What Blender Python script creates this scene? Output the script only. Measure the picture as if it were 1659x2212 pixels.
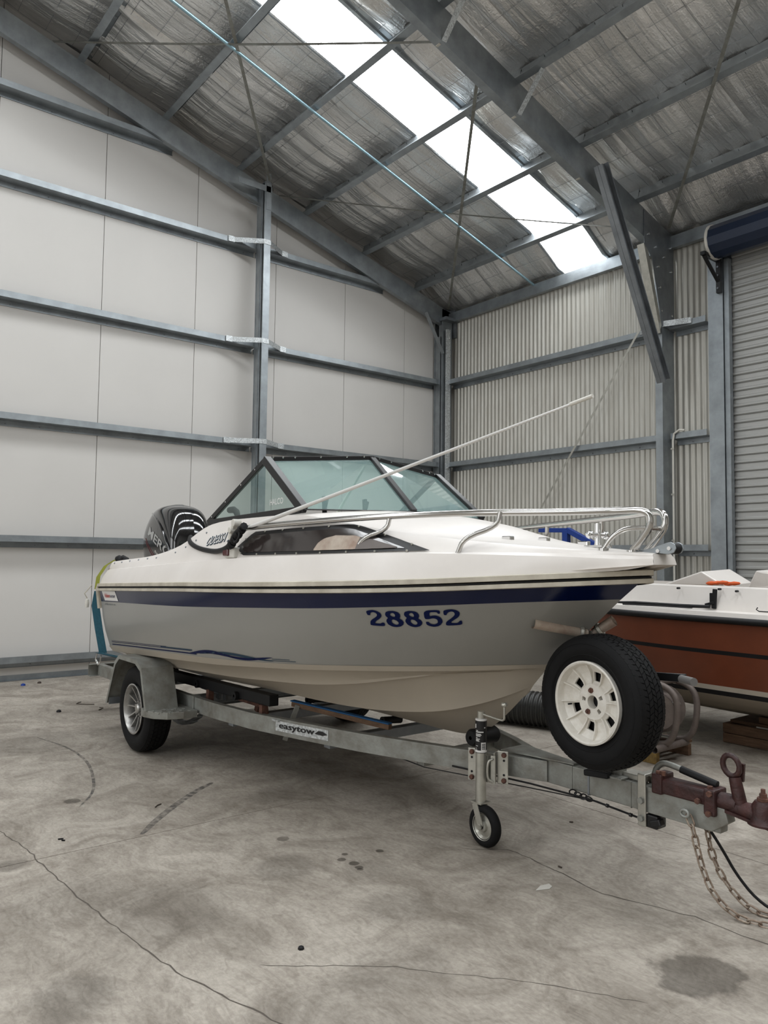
import bpy, bmesh, math, random
import numpy as np
from mathutils import Vector, Matrix, geometry
from mathutils.bvhtree import BVHTree
random.seed(7)
for o in list(bpy.data.objects): bpy.data.objects.remove(o)
sc = bpy.context.scene
col = sc.collection
V = Vector
PI = math.pi

# ------------------------------------------------------------------ camera
F_PX, CX, CY = 1663.0, 829.5, 1106.0
CAM = V((0, 0, 1.4))
_y = V((2930-CX, 1231-CY, F_PX)).normalized()
_x = -V((-492-CX, 1189-CY, F_PX)).normalized()
_x = (_x - _y*_x.dot(_y)).normalized()
_z = _x.cross(_y)
right = V((_x[0], _y[0], _z[0])); down = V((_x[1], _y[1], _z[1])); fwd = V((_x[2], _y[2], _z[2]))
cd = bpy.data.cameras.new('camera'); cam = bpy.data.objects.new('camera', cd); col.objects.link(cam)
cd.sensor_fit = 'HORIZONTAL'; cd.sensor_width = 36; cd.lens = 36*F_PX/1659; cd.clip_end = 200
M = Matrix.Identity(4)
for i in range(3):
    M[i][0] = right[i]; M[i][1] = -down[i]; M[i][2] = -fwd[i]; M[i][3] = CAM[i]
cam.matrix_world = M
sc.camera = cam

# ------------------------------------------------------------------ light
w = bpy.data.worlds.new('overcast_sky'); sc.world = w; w.use_nodes = True
bg = w.node_tree.nodes['Background']; bg.inputs[0].default_value = (0.86, 0.93, 1, 1); bg.inputs[1].default_value = 1.0
SKYLIGHT = 14.5
sc.view_settings.view_transform = 'Standard'; sc.view_settings.look = 'None'
sc.view_settings.gamma = 1; sc.view_settings.use_curve_mapping = False
sc.view_settings.exposure = 0.0
sc.cycles.use_denoising = True
sc.cycles.max_bounces = 8; sc.cycles.diffuse_bounces = 4; sc.cycles.glossy_bounces = 3
sc.cycles.transparent_max_bounces = 12; sc.cycles.sample_clamp_indirect = 6
sc.cycles.caustics_reflective = False; sc.cycles.caustics_refractive = False

def area(name, loc, rot, sx, sy, energy, color=(1, 1, 1)):
    l = bpy.data.lights.new(name, 'AREA'); l.shape = 'RECTANGLE'; l.size = sx; l.size_y = sy; l.energy = energy; l.color = color
    o = bpy.data.objects.new(name, l); o.location = loc; o.rotation_euler = rot; col.objects.link(o)
    return o
# fill lamps added at assumed open doors in the unseen wall behind the camera
area('door_fill_light', (-6.6, -10.3, 3.0), (math.radians(93), 0, 0), 4.0, 3.6, 105, (1, 0.98, 0.95))
area('door_fill_light', (1.2, -10.3, 3.0), (math.radians(93), 0, 0), 4.0, 3.6, 105, (1, 0.98, 0.95))

# ------------------------------------------------------------------ materials
MATS = {}
def mat(name, c, rough=0.5, metal=0.0, var=0.0, vscale=4.0, bump=0.0, bscale=30.0, c2=None, coat=0.0, emit=0.0, stretch=None, spec=None, vor=False):
    if name in MATS: return MATS[name]
    m = bpy.data.materials.new(name); m.use_nodes = True; MATS[name] = m
    nt = m.node_tree; n = nt.nodes; L = nt.links; b = n['Principled BSDF']
    b.inputs['Base Color'].default_value = (*c, 1); b.inputs['Roughness'].default_value = rough; b.inputs['Metallic'].default_value = metal
    if coat: b.inputs['Coat Weight'].default_value = coat; b.inputs['Coat Roughness'].default_value = 0.08
    if spec is not None: b.inputs['Specular IOR Level'].default_value = spec
    if emit: b.inputs['Emission Color'].default_value = (*c, 1); b.inputs['Emission Strength'].default_value = emit
    if var or bump:
        tc = n.new('ShaderNodeTexCoord'); mp = n.new('ShaderNodeMapping'); L.new(tc.outputs['Object'], mp.inputs[0])
        if stretch: mp.inputs['Scale'].default_value = stretch
    if var:
        if vor:
            t = n.new('ShaderNodeTexVoronoi'); t.inputs['Scale'].default_value = vscale; out = t.outputs['Color']
        else:
            t = n.new('ShaderNodeTexNoise'); t.inputs['Scale'].default_value = vscale; t.inputs['Detail'].default_value = 6; t.inputs['Roughness'].default_value = .6; out = t.outputs[0]
        L.new(mp.outputs[0], t.inputs['Vector'])
        cr = n.new('ShaderNodeValToRGB'); L.new(out, cr.inputs[0])
        d = c2 if c2 else tuple(max(0, x*(1-var)) for x in c); e = tuple(min(1, x*(1+var*.5)) for x in c)
        cr.color_ramp.elements[0].position = .3; cr.color_ramp.elements[1].position = .7
        cr.color_ramp.elements[0].color = (*d, 1); cr.color_ramp.elements[1].color = (*e, 1)
        L.new(cr.outputs[0], b.inputs['Base Color'])
    if bump:
        t2 = n.new('ShaderNodeTexNoise'); t2.inputs['Scale'].default_value = bscale; t2.inputs['Detail'].default_value = 4
        L.new(mp.outputs[0], t2.inputs['Vector'])
        bp = n.new('ShaderNodeBump'); bp.inputs['Strength'].default_value = bump; bp.inputs['Distance'].default_value = .02
        L.new(t2.outputs[0], bp.inputs['Height']); L.new(bp.outputs[0], b.inputs['Normal'])
    return m
galv = mat('galvanised_steel', (.335, .365, .385), .42, .75, .22, 6, .04, 40)
galv_dark = mat('galvanised_steel_weathered', (.27, .29, .31), .45, .7, .25, 5)
galv_bright = mat('galvanised_spangle', (.62, .65, .66), .4, .55, .25, 90, vor=True)
galv_old = mat('hot_dip_galvanising', (.30, .31, .29), .55, .55, .4, 9, .08, 60, c2=(.2, .19, .165))
panel_m = mat('sandwich_panel_white', (.66, .64, .61), .45, 0, .03, 1.2)
clad_m = mat('wall_cladding_grey', (.52, .51, .465), .36, .3, .14, 3, stretch=(6, 6, .5), c2=(.44, .42, .37))
slat_m = mat('roller_door_grey', (.44, .44, .425), .35, .35, .06, 2)
white_gel = mat('white_gelcoat', (.80, .76, .72), .32, 0, .04, 2.5, c2=(.74, .695, .65))
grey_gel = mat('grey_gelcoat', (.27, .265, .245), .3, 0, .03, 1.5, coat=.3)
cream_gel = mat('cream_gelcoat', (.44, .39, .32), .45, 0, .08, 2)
navy = mat('navy_gelcoat', (.0018, .006, .040), .2, 0, spec=.35, coat=.08)
navy_vinyl = mat('navy_vinyl', (.002, .007, .050), .45, spec=.12)
black = mat('black_rubber', (.008, .008, .009), .55, 0, .2, 12, spec=.3)
tyre_m = mat('tyre_rubber', (.006, .006, .0065), .7, 0, .3, 8, .05, 80, spec=.22)
gloss_black = mat('gloss_black_cowl', (.004, .004, .005), .08, 0, coat=1)
black_al = mat('black_anodised', (.012, .012, .013), .35, .2)
steel = mat('stainless_tube', (.55, .54, .52), .18, 1)
chrome = mat('chrome', (.75, .75, .75), .08, 1)
alloy = mat('cast_alloy_silver', (.5, .49, .47), .35, .8, .3, 20)
alloy_dark = mat('wheel_cavity_dark', (.03, .03, .03), .7)  # near-black discs that darken the openings behind the rims
white_rim = mat('white_painted_rim', (.80, .775, .72), .42, 0, .08, 20, .05, 60, c2=(.68, .64, .57))
rust = mat('rusty_steel', (.16, .075, .05), .8, .2, .5, 25, .3, 60, c2=(.07, .035, .03))
maroon = mat('oxblood_enamel', (.05, .016, .014), .5, .1, .5, 18, .2, 50, c2=(.022, .010, .010))
chain_m = mat('rusty_chain', (.34, .29, .235), .6, .4, .5, 35, c2=(.17, .10, .065))
zinc = mat('zinc_plate', (.50, .49, .44), .38, .75, .2, 15)
rail_cream = mat('rub_rail_vinyl', (.60, .56, .47), .5, 0, .25, 7, c2=(.40, .36, .29))
brown_gel = mat('rust_brown_gelcoat', (.17, .042, .016), .45, 0, .15, 4, coat=.1)
wood = mat('weathered_timber', (.17, .10, .06), .85, 0, .4, 6, .2, 30, stretch=(1, 8, 8))
yellow = mat('yellow_paint', (.30, .19, .05), .6, 0, .4, 20, c2=(.12, .08, .03))
blue_paint = mat('blue_powder_coat', (.012, .05, .28), .4, .2)
pale_blue = mat('pale_blue_tube', (.30, .45, .52), .35, .6)
teal = mat('teal_webbing', (.015, .09, .13), .8, 0, .2, 60)
strap_yellow = mat('yellow_green_webbing', (.35, .38, .06), .8)
blue_carpet = mat('blue_bunk_cover', (.012, .10, .26), .7)
white_pl = mat('white_plastic', (.68, .66, .60), .4)
grey_pl = mat('grey_plastic', (.15, .145, .14), .5)
pvc = mat('aged_pvc_tube', (.48, .42, .35), .5, 0, .35, 10, c2=(.3, .2, .15))
red_lens = mat('dark_red_lens', (.08, .008, .012), .2, coat=.5)
navy_door = mat('navy_door_curtain', (.012, .022, .05), .4, .2, .1, 5)
crack_m = mat('crack_shadow', (.10, .085, .07), .95)
slot_m = mat('joint_filler', (.05, .045, .04), .95)
orange = mat('orange_rag', (.7, .12, .03), .8)
paper = mat('scrap_paper', (.55, .53, .48), .7)
leaf_m = mat('dry_litter', (.06, .045, .035), .9)
white_letter = mat('white_vinyl', (.75, .74, .72), .4)
red_letter = mat('red_vinyl', (.45, .05, .04), .4)
teal_letter = mat('slate_vinyl', (.02, .045, .075), .45, spec=.15)

def glass(name, tint, gloss=.12, diff=(.5, .7, .68), dfac=.12, rough=.03):
    m = bpy.data.materials.new(name); m.use_nodes = True; nt = m.node_tree; n = nt.nodes; L = nt.links
    n.remove(n['Principled BSDF']); out = n['Material Output']
    tr = n.new('ShaderNodeBsdfTransparent'); tr.inputs[0].default_value = (*tint, 1)
    gl = n.new('ShaderNodeBsdfGlossy'); gl.inputs['Roughness'].default_value = rough
    df = n.new('ShaderNodeBsdfDiffuse'); df.inputs[0].default_value = (*diff, 1)
    fr = n.new('ShaderNodeFresnel'); fr.inputs[0].default_value = 1.5
    ad = n.new('ShaderNodeMath'); ad.operation = 'ADD'; ad.inputs[1].default_value = gloss; L.new(fr.outputs[0], ad.inputs[0])
    m1 = n.new('ShaderNodeMixShader'); m1.inputs[0].default_value = dfac; L.new(tr.outputs[0], m1.inputs[1]); L.new(df.outputs[0], m1.inputs[2])
    m2 = n.new('ShaderNodeMixShader'); L.new(ad.outputs[0], m2.inputs[0]); L.new(m1.outputs[0], m2.inputs[1]); L.new(gl.outputs[0], m2.inputs[2])
    L.new(m2.outputs[0], out.inputs[0])
    return m
ws_glass = glass('green_tinted_glass', (.70, .86, .83), .06, (.46, .68, .66), .30)
wing_glass = glass('green_tinted_glass_clear', (.72, .86, .83), .0, (.45, .66, .63), .08)
smoke = glass('smoked_acrylic', (.16, .13, .12), .02, (.04, .035, .035), .3, .05)

def foil_mat():
    m = bpy.data.materials.new('foil_blanket'); m.use_nodes = True; nt = m.node_tree; n = nt.nodes; L = nt.links; b = n['Principled BSDF']
    b.inputs['Metallic'].default_value = .8; b.inputs['Roughness'].default_value = .30
    tc = n.new('ShaderNodeTexCoord')
    a = n.new('ShaderNodeTexNoise'); a.inputs['Scale'].default_value = 26; a.inputs['Detail'].default_value = 5; a.inputs['Distortion'].default_value = 1.2
    mp = n.new('ShaderNodeMapping'); mp.inputs['Scale'].default_value = (9, .8, .8); L.new(tc.outputs['Object'], mp.inputs[0])
    a2 = n.new('ShaderNodeTexNoise'); a2.inputs['Scale'].default_value = 1.6; a2.inputs['Detail'].default_value = 4; L.new(mp.outputs[0], a2.inputs['Vector'])
    L.new(tc.outputs['Object'], a.inputs['Vector'])
    b1 = n.new('ShaderNodeBump'); b1.inputs['Strength'].default_value = .35; b1.inputs['Distance'].default_value = .02; L.new(a.outputs[0], b1.inputs['Height'])
    b2 = n.new('ShaderNodeBump'); b2.inputs['Strength'].default_value = .5; b2.inputs['Distance'].default_value = .05; L.new(a2.outputs[0], b2.inputs['Height']); L.new(b1.outputs[0], b2.inputs['Normal'])
    L.new(b2.outputs[0], b.inputs['Normal'])
    c = n.new('ShaderNodeTexNoise'); c.inputs['Scale'].default_value = 1.3; L.new(tc.outputs['Object'], c.inputs['Vector'])
    cr = n.new('ShaderNodeValToRGB'); cr.color_ramp.elements[0].color = (.66, .655, .64, 1); cr.color_ramp.elements[1].color = (.95, .94, .92, 1)
    cr.color_ramp.elements[0].position = .3; cr.color_ramp.elements[1].position = .75
    L.new(c.outputs[0], cr.inputs[0]); L.new(cr.outputs[0], b.inputs['Base Color'])
    return m
foil = foil_mat()

STAINS = [(-1.435, 2.52, .15, .72), (-4.582, 1.397, .05, .8), (-2.56, .80, .12, .45), (-1.79, 2.74, .10, .2), (-2.82, 2.15, .10, .25), (-2.45, 2.04, .12, .3),
          (-3.806, .908, .06, .5), (-2.96, 1.32, .22, .22), (-3.05, 1.88, .12, .35), (-2.98, 2.136, .02, .9), (-2.91, 2.157, .03, .9), (-2.86, 2.148, .025, .9), (-2.96, 2.344, .02, .9), (-3.026, 2.187, .015, .9),
          (-2.84, 2.14, .02, .8), (-3.369, 2.057, .03, .7), (-1.92, 1.35, .25, .22), (-6.3, 1.5, .4, .3), (-4.0, 2.35, .12, .3), (-4.35, 2.9, .2, .3), (-2.1, 1.75, .16, .2), (-3.3, 1.0, .2, .15)]
def floor_mat():
    m = bpy.data.materials.new('worn_concrete'); m.use_nodes = True; nt = m.node_tree; n = nt.nodes; L = nt.links; b = n['Principled BSDF']
    b.inputs['Roughness'].default_value = .62; b.inputs['Specular IOR Level'].default_value = .35
    g = n.new('ShaderNodeNewGeometry')
    def noise(s, det, rough=.6, dist=0, scale=None):
        t = n.new('ShaderNodeTexNoise'); t.inputs['Scale'].default_value = s; t.inputs['Detail'].default_value = det; t.inputs['Roughness'].default_value = rough; t.inputs['Distortion'].default_value = dist
        if scale:
            mp = n.new('ShaderNodeMapping'); mp.inputs['Scale'].default_value = scale; mp.inputs['Rotation'].default_value = (0, 0, .5); L.new(g.outputs['Position'], mp.inputs[0]); L.new(mp.outputs[0], t.inputs['Vector'])
        else: L.new(g.outputs['Position'], t.inputs['Vector'])
        return t.outputs[0]
    def ramp(src, p0, p1, c0, c1):
        r = n.new('ShaderNodeValToRGB'); r.color_ramp.elements[0].position = p0; r.color_ramp.elements[1].position = p1
        r.color_ramp.elements[0].color = (*c0, 1); r.color_ramp.elements[1].color = (*c1, 1); L.new(src, r.inputs[0]); return r.outputs[0]
    def mix(a, bb, fac, mode='MULTIPLY', f=1.0):
        x = n.new('ShaderNodeMix'); x.data_type = 'RGBA'; x.blend_type = mode
        if fac is None: x.inputs[0].default_value = f
        else: L.new(fac, x.inputs[0])
        L.new(a, x.inputs[6])
        if isinstance(bb, tuple): x.inputs[7].default_value = (*bb, 1)
        else: L.new(bb, x.inputs[7])
        return x.outputs[2]
    c = ramp(noise(.9, 8, .62, .4), .32, .68, (.34, .305, .26), (.50, .455, .395))
    c = mix(c, ramp(noise(2.6, 9, .7, 1.2), .36, .60, (.60, .58, .56), (1.02, 1.02, 1.02)), None)
    c = mix(c, ramp(noise(11, 6, .7, 1.5, (1, 2.6, 1)), .36, .56, (.80, .79, .78), (1.02, 1.02, 1.02)), None)
    c = mix(c, ramp(noise(60, 3, .6), .35, .65, (.9, .9, .9), (1.06, 1.06, 1.06)), None)
    c = mix(c, ramp(noise(34, 5, .75, 2.0), .27, .33, (.55, .53, .50), (1, 1, 1)), None)
    wob = noise(5, 5, .6)
    for (x, y, r, s) in STAINS:
        cv = n.new('ShaderNodeVectorMath'); cv.operation = 'DISTANCE'; L.new(g.outputs['Position'], cv.inputs[0]); cv.inputs[1].default_value = (x, y, 0)
        a = n.new('ShaderNodeMath'); a.operation = 'MULTIPLY_ADD'; L.new(wob, a.inputs[0]); a.inputs[1].default_value = r*1.7; L.new(cv.outputs['Value'], a.inputs[2])
        mr = n.new('ShaderNodeMapRange'); L.new(a.outputs[0], mr.inputs[0]); e = .18 if s > .5 else .55
        mr.inputs[1].default_value = r*1.7; mr.inputs[2].default_value = r*(1.7+e); mr.inputs[3].default_value = s; mr.inputs[4].default_value = 0
        c = mix(c, (.30, .29, .28), mr.outputs[0], 'MULTIPLY')
    L.new(c, b.inputs['Base Color'])
    bp = n.new('ShaderNodeBump'); bp.inputs['Strength'].default_value = .15; bp.inputs['Distance'].default_value = .01; L.new(noise(25, 6, .7, 1), bp.inputs['Height']); L.new(bp.outputs[0], b.inputs['Normal'])
    return m
concrete = floor_mat()

# ------------------------------------------------------------------ mesh helpers
ROOT = {}
def obj_new(name, data, parent=None, **kw):
    o = bpy.data.objects.new(name, data); col.objects.link(o)
    if parent: o.parent = parent; ROOT[o.name] = ROOT.get(parent.name, V((0, 0, 0)))
    else: ROOT[o.name] = V((0, 0, 0))
    for k, v in kw.items(): o[k] = v
    return o
def thing(name, label, cat, loc=(0, 0, 0), group=None, rotz=0):
    o = bpy.data.objects.new(name, None); col.objects.link(o); o.location = loc; o.rotation_euler = (0, 0, rotz)
    o.empty_display_size = .1; o['label'] = label; o['category'] = cat
    if group: o['group'] = group
    ROOT[o.name] = V(loc) if not rotz else V((0, 0, 0))
    return o
def tag(o, label, cat, group=None):
    o['label'] = label; o['category'] = cat
    if group: o['group'] = group
    return o

class MB:
    def __init__(s): s.v = []; s.f = []; s.m = []
    def add(s, vs, fs, mi=0):
        k = len(s.v); s.v += [tuple(p) for p in vs]
        for f in fs: s.f.append(tuple(i+k for i in f)); s.m.append(mi)
        return s
    def hexa(s, c, mi=0):   # c: 8 corners, bottom 4 then top 4, same order
        return s.add(c, [(3, 2, 1, 0), (4, 5, 6, 7), (0, 1, 5, 4), (1, 2, 6, 5), (2, 3, 7, 6), (3, 0, 4, 7)], mi)
    def box(s, x0, x1, y0, y1, z0, z1, mi=0):
        return s.hexa([(x0, y0, z0), (x1, y0, z0), (x1, y1, z0), (x0, y1, z0), (x0, y0, z1), (x1, y0, z1), (x1, y1, z1), (x0, y1, z1)], mi)
    def bar(s, p, q, w, h, up=(0, 0, 1), mi=0):   # rectangular bar centred on the line p-q
        p = V(p); q = V(q); d = (q-p).normalized(); u = V(up); a = d.cross(u).normalized()*w/2; b = a.cross(d).normalized()*h/2
        return s.hexa([p-a-b, p+a-b, q+a-b, q-a-b, p-a+b, p+a+b, q+a+b, q-a+b], mi)
    def extr(s, prof, d, mi=0):  # closed 3D polygon extruded by vector d
        n = len(prof); d = V(d); a = [V(p) for p in prof]; b = [p+d for p in a]
        return s.add(a+b, [tuple(range(n))[::-1], tuple(range(n, 2*n))]+[(i, (i+1) % n, n+(i+1) % n, n+i) for i in range(n)], mi)
    def tube(s, pts, r, n=10, mi=0, cap=True, closed=False):
        pts = [V(p) for p in pts]; N = len(pts); rr = r if isinstance(r, (list, tuple)) else [r]*N
        vs = []; fs = []; prev = None
        for i, p in enumerate(pts):
            if closed: t = (pts[(i+1) % N]-pts[i-1]).normalized()
            else: t = (pts[min(i+1, N-1)]-pts[max(i-1, 0)]).normalized()
            if prev is None:
                a = t.orthogonal().normalized()
            else:
                a = (prev - t*prev.dot(t)).normalized()
            prev = a; b = t.cross(a)
            for k in range(n):
                an = 2*PI*k/n; vs.append(p + (a*math.cos(an)+b*math.sin(an))*rr[i])
        for i in range(N if closed else N-1):
            j = (i+1) % N
            for k in range(n): fs.append((i*n+k, i*n+(k+1) % n, j*n+(k+1) % n, j*n+k))
        if cap and not closed: fs += [tuple(range(n))[::-1], tuple(range((N-1)*n, N*n))]
        return s.add(vs, fs, mi)
    def cyl(s, p, q, r, n=14, mi=0): return s.tube([p, q], r, n, mi)
    def lathe(s, prof, o, axis, n=32, mi=0, cap=False):   # prof [(r, t)] along axis from o
        o = V(o); ax = V(axis).normalized(); a = ax.orthogonal().normalized(); b = ax.cross(a); vs = []; fs = []
        for (r, t) in prof:
            for k in range(n):
                an = 2*PI*k/n; vs.append(o+ax*t+(a*math.cos(an)+b*math.sin(an))*r)
        for i in range(len(prof)-1):
            for k in range(n): fs.append((i*n+k, i*n+(k+1) % n, (i+1)*n+(k+1) % n, (i+1)*n+k))
        if cap: fs += [tuple(range(n))[::-1], tuple(range((len(prof)-1)*n, len(prof)*n))]
        return s.add(vs, fs, mi)
    def grid(s, rows, mi=0, flip=False):  # rows of points
        n = len(rows[0]); vs = [p for r in rows for p in r]; fs = []
        for i in range(len(rows)-1):
            for k in range(n-1):
                f = (i*n+k, i*n+k+1, (i+1)*n+k+1, (i+1)*n+k); fs.append(f[::-1] if flip else f)
        return s.add(vs, fs, mi)
    def build(s, name, m, parent=None, smooth=40, bevel=0, local=False, **kw):
        off = V((0, 0, 0))
        if parent is not None and not local: off = ROOT.get(parent.name, off)
        me = bpy.data.meshes.new(name); me.from_pydata([(p[0]-off[0], p[1]-off[1], p[2]-off[2]) for p in s.v], [], s.f)
        for x in (m if isinstance(m, (list, tuple)) else [m]): me.materials.append(x)
        if len(set(s.m)) > 1: me.polygons.foreach_set('material_index', s.m)
        me.validate(); me.update()
        bm = bmesh.new(); bm.from_mesh(me); bmesh.ops.recalc_face_normals(bm, faces=bm.faces); bm.to_mesh(me); bm.free()
        if smooth:
            me.polygons.foreach_set('use_smooth', [True]*len(me.polygons)); me.set_sharp_from_angle(angle=math.radians(smooth))
        o = obj_new(name, me, parent, **kw)
        if bevel:
            b = o.modifiers.new('b', 'BEVEL'); b.width = bevel; b.segments = 2; b.limit_method = 'ANGLE'
        return o

def many(items, name, m, parent, smooth=0, **kw):   # every piece an object of its own
    for it in items: it.build(name, m, parent, smooth, **kw)

def sweep_rect(pts, w, h, ends=True):   # box section swept along a path, vertical sides
    mb = MB(); P = [V(p) for p in pts]; rows = []
    for i, p in enumerate(P):
        t = P[min(i+1, len(P)-1)]-P[max(i-1, 0)]; t.z = 0; t.normalize(); a = V((-t.y, t.x, 0))*w/2; u = V((0, 0, h/2))
        rows.append([p-a-u, p+a-u, p+a+u, p-a+u, p-a-u])
    mb.grid(rows)
    if ends: mb.add(rows[0][:4], [(0, 1, 2, 3)]); mb.add(rows[-1][:4], [(0, 1, 2, 3)])
    return mb
def ribbon(pts, th):   # 2D open polyline -> closed outline of thickness th
    n = len(pts); L_ = []; R_ = []
    for i in range(n):
        def nrm(a, b): d = (b[0]-a[0], b[1]-a[1]); l = math.hypot(*d); return (-d[1]/l, d[0]/l)
        if i == 0: nn = nrm(pts[0], pts[1]); k = 1
        elif i == n-1: nn = nrm(pts[-2], pts[-1]); k = 1
        else:
            a = nrm(pts[i-1], pts[i]); b = nrm(pts[i], pts[i+1]); nn = (a[0]+b[0], a[1]+b[1]); l2 = nn[0]**2+nn[1]**2; k = 2/l2
        L_.append((pts[i][0]+nn[0]*k*th/2, pts[i][1]+nn[1]*k*th/2)); R_.append((pts[i][0]-nn[0]*k*th/2, pts[i][1]-nn[1]*k*th/2))
    return L_+R_[::-1]
def section(mb, pts2, th, o, u, v, d, mi=0):
    o = V(o); u = V(u); v = V(v)
    return mb.extr([o+u*a+v*b for a, b in ribbon(pts2, th)], d, mi)
def text_polys(s, size, bold=0.0, shear=0.0, spacing=1.0):
    cu = bpy.data.curves.new('t', 'FONT'); cu.body = s; cu.size = size; cu.offset = bold; cu.shear = shear; cu.space_character = spacing; cu.resolution_u = 3
    o = bpy.data.objects.new('t', cu); me = o.to_mesh()
    vs = [tuple(v.co) for v in me.vertices]; fs = [tuple(p.vertices) for p in me.polygons]
    o.to_mesh_clear(); bpy.data.objects.remove(o)
    return vs, fs
def chaikin(p, k=1):
    for _ in range(k):
        q = []
        for i in range(len(p)):
            a = p[i]; b = p[(i+1) % len(p)]; q += [(a[0]*.8+b[0]*.2, a[1]*.8+b[1]*.2), (a[0]*.2+b[0]*.8, a[1]*.2+b[1]*.8)]
        p = q
    return p
# ------------------------------------------------------------------ the shed
XL, YR = -9.27, 8.60          # face of the left gable wall, line of the side wall
SL = 0.295                    # roof pitch
RIDGE_Y = -1.1; FAR_Y = -10.8; XR = 7.4
def zp(y):                    # underside of the purlins
    return 5.42+SL*(8.54-(y if y > RIDGE_Y else 2*RIDGE_Y-y))
# floor: slabs parted by saw-cut joints
fl = MB().box(-9.6, 7.6, FAR_Y-.2, 9.0, -.2, -.012).build('floor', slot_m, None, 0, kind='structure')
xs = [-9.6, -3.815, 1.9, 7.6]; ys = [FAR_Y-.2, -2.0, 3.685, 9.0]; g = .0025
for i in range(3):
    for j in range(3):
        MB().box(xs[i]+g, xs[i+1]-g, ys[j]+g, ys[j+1]-g, -.012, 0).build('floor_slab', concrete, fl, 0)
def crack(pts, wd, m=crack_m):
    mb = MB(); P = []
    for a, b in zip(pts[:-1], pts[1:]):
        k = max(2, int(math.hypot(b[0]-a[0], b[1]-a[1])/.04))
        for t in range(k): P.append((a[0]+(b[0]-a[0])*t/k+random.uniform(-.006, .006), a[1]+(b[1]-a[1])*t/k+random.uniform(-.006, .006)))
    P.append(pts[-1]); L_ = []
    for i, p in enumerate(P):
        q0 = P[max(i-1, 0)]; q1 = P[min(i+1, len(P)-1)]; d = (q1[0]-q0[0], q1[1]-q0[1]); l = math.hypot(*d) or 1; hw = wd*random.uniform(.25, .6)*(0.3 if i in (0, len(P)-1) else 1)
        L_.append([(p[0]-d[1]/l*hw, p[1]+d[0]/l*hw, .0006), (p[0]+d[1]/l*hw, p[1]-d[0]/l*hw, .0006)])
    mb.grid(L_).build('crack', m, fl, 0)
crack([(-2.742, 2.687), (-2.64, 2.80), (-2.596, 2.855), (-2.509, 2.855), (-2.304, 2.841), (-2.03, 2.805), (-1.937, 2.834), (-1.68, 2.922), (-1.494, 2.921), (-1.398, 2.933), (-1.1, 3.0)], .007)
crack([(-4.6, .93), (-4.303, .965), (-3.967, 1.015), (-3.738, 1.018), (-3.347, 1.043), (-2.995, 1.075), (-2.671, 1.109), (-2.477, 1.143), (-2.263, 1.203), (-2.057, 1.265), (-1.7, 1.4)], .006)
crack([(-2.393, 1.375), (-2.13, 1.714), (-1.928, 1.893), (-1.754, 2.043), (-1.45, 2.242)], .0035)

# left gable wall of white sandwich panels
wl = MB().box(XL-.12, XL-.055, FAR_Y, 8.75, -.0, 5.3).build('wall_left', panel_m, None, 0, kind='structure')
yj = [8.66, 7.72, 6.555, 5.36, 4.17, 2.97, 1.77]
while yj[-1] > FAR_Y: yj.append(yj[-1]-1.2)
def roofz(y): return zp(y)+.22
for a, b in zip(yj[:-1], yj[1:]):
    ys_ = [b+.003, a-.003]
    if b < RIDGE_Y < a: ys_ = [b+.003, RIDGE_Y, a-.003]
    poly = [(XL-.05, ys_[0], .0), (XL-.05, ys_[-1], .0)]+[(XL-.05, y, roofz(y)) for y in ys_[::-1]]
    MB().extr(poly, (.05, 0, 0)).build('panel', panel_m, wl, 0, bevel=.003)
MB().extr([(XL-.12, FAR_Y, 5.3), (XL-.12, 8.75, 5.3), (XL-.12, 8.75, 5.62), (XL-.12, RIDGE_Y, roofz(RIDGE_Y)+.05), (XL-.12, FAR_Y, 5.62)], (.065, 0, 0)).build('gable_backing', panel_m, wl, 0)
MB().box(XL, XL+.004, FAR_Y, 8.6, 0, .06).box(XL, XL+.05, FAR_Y, 8.6, 0, .004).build('base_angle', galv, wl, 0)
def zgirt(z, a, b, parent, wall):   # Z section: inner flange up, web level, outer flange down on the sheet
    mb = MB(); sm = MB()
    D = .15
    prof = [(-D+.012, .068), (-D, .068), (-D, 0), (0, 0), (0, -.062), (-.012, -.062)]
    if wall == 'left':
        section(mb, prof, .0035, (XL, a, z), (-1, 0, 0), (0, 0, 1), (0, b-a, 0))
        k = int((b-a)/.36)
        for i in range(k): y = a+.2+i*.36; sm.cyl((XL+.002, y, z-.036), (XL+.010, y, z-.036), .0075, 6)
    else:
        section(mb, prof, .0035, (a, YR-.01, z), (0, 1, 0), (0, 0, 1), (b-a, 0, 0))
        k = int((b-a)/.36)
        for i in range(k): x = a+.2+i*.36; sm.cyl((x, YR-.022, z-.036), (x, YR-.013, z-.036), .0075, 6)
    o = mb.build('girt', galv, parent, 30)
    if k > 0: sm.build('screws', galv_dark, o, 0, kind='stuff')
    return o
GZ = [.205, 1.53, 2.875, 4.22, 5.565]
for z in GZ+[6.59]:
    # a girt stops where it meets the sloping rafter
    yend = 8.35 if z < 5.2 else min(8.35, 8.54-(z+.23-5.42)/SL)
    if z < 6.2:
        zgirt(z, -4.0, min(yend, 5.0), wl, 'left')
        if yend > 5.2: zgirt(z, 5.02, yend, wl, 'left')
    else: zgirt(z, -4.0, yend, wl, 'left')

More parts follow.
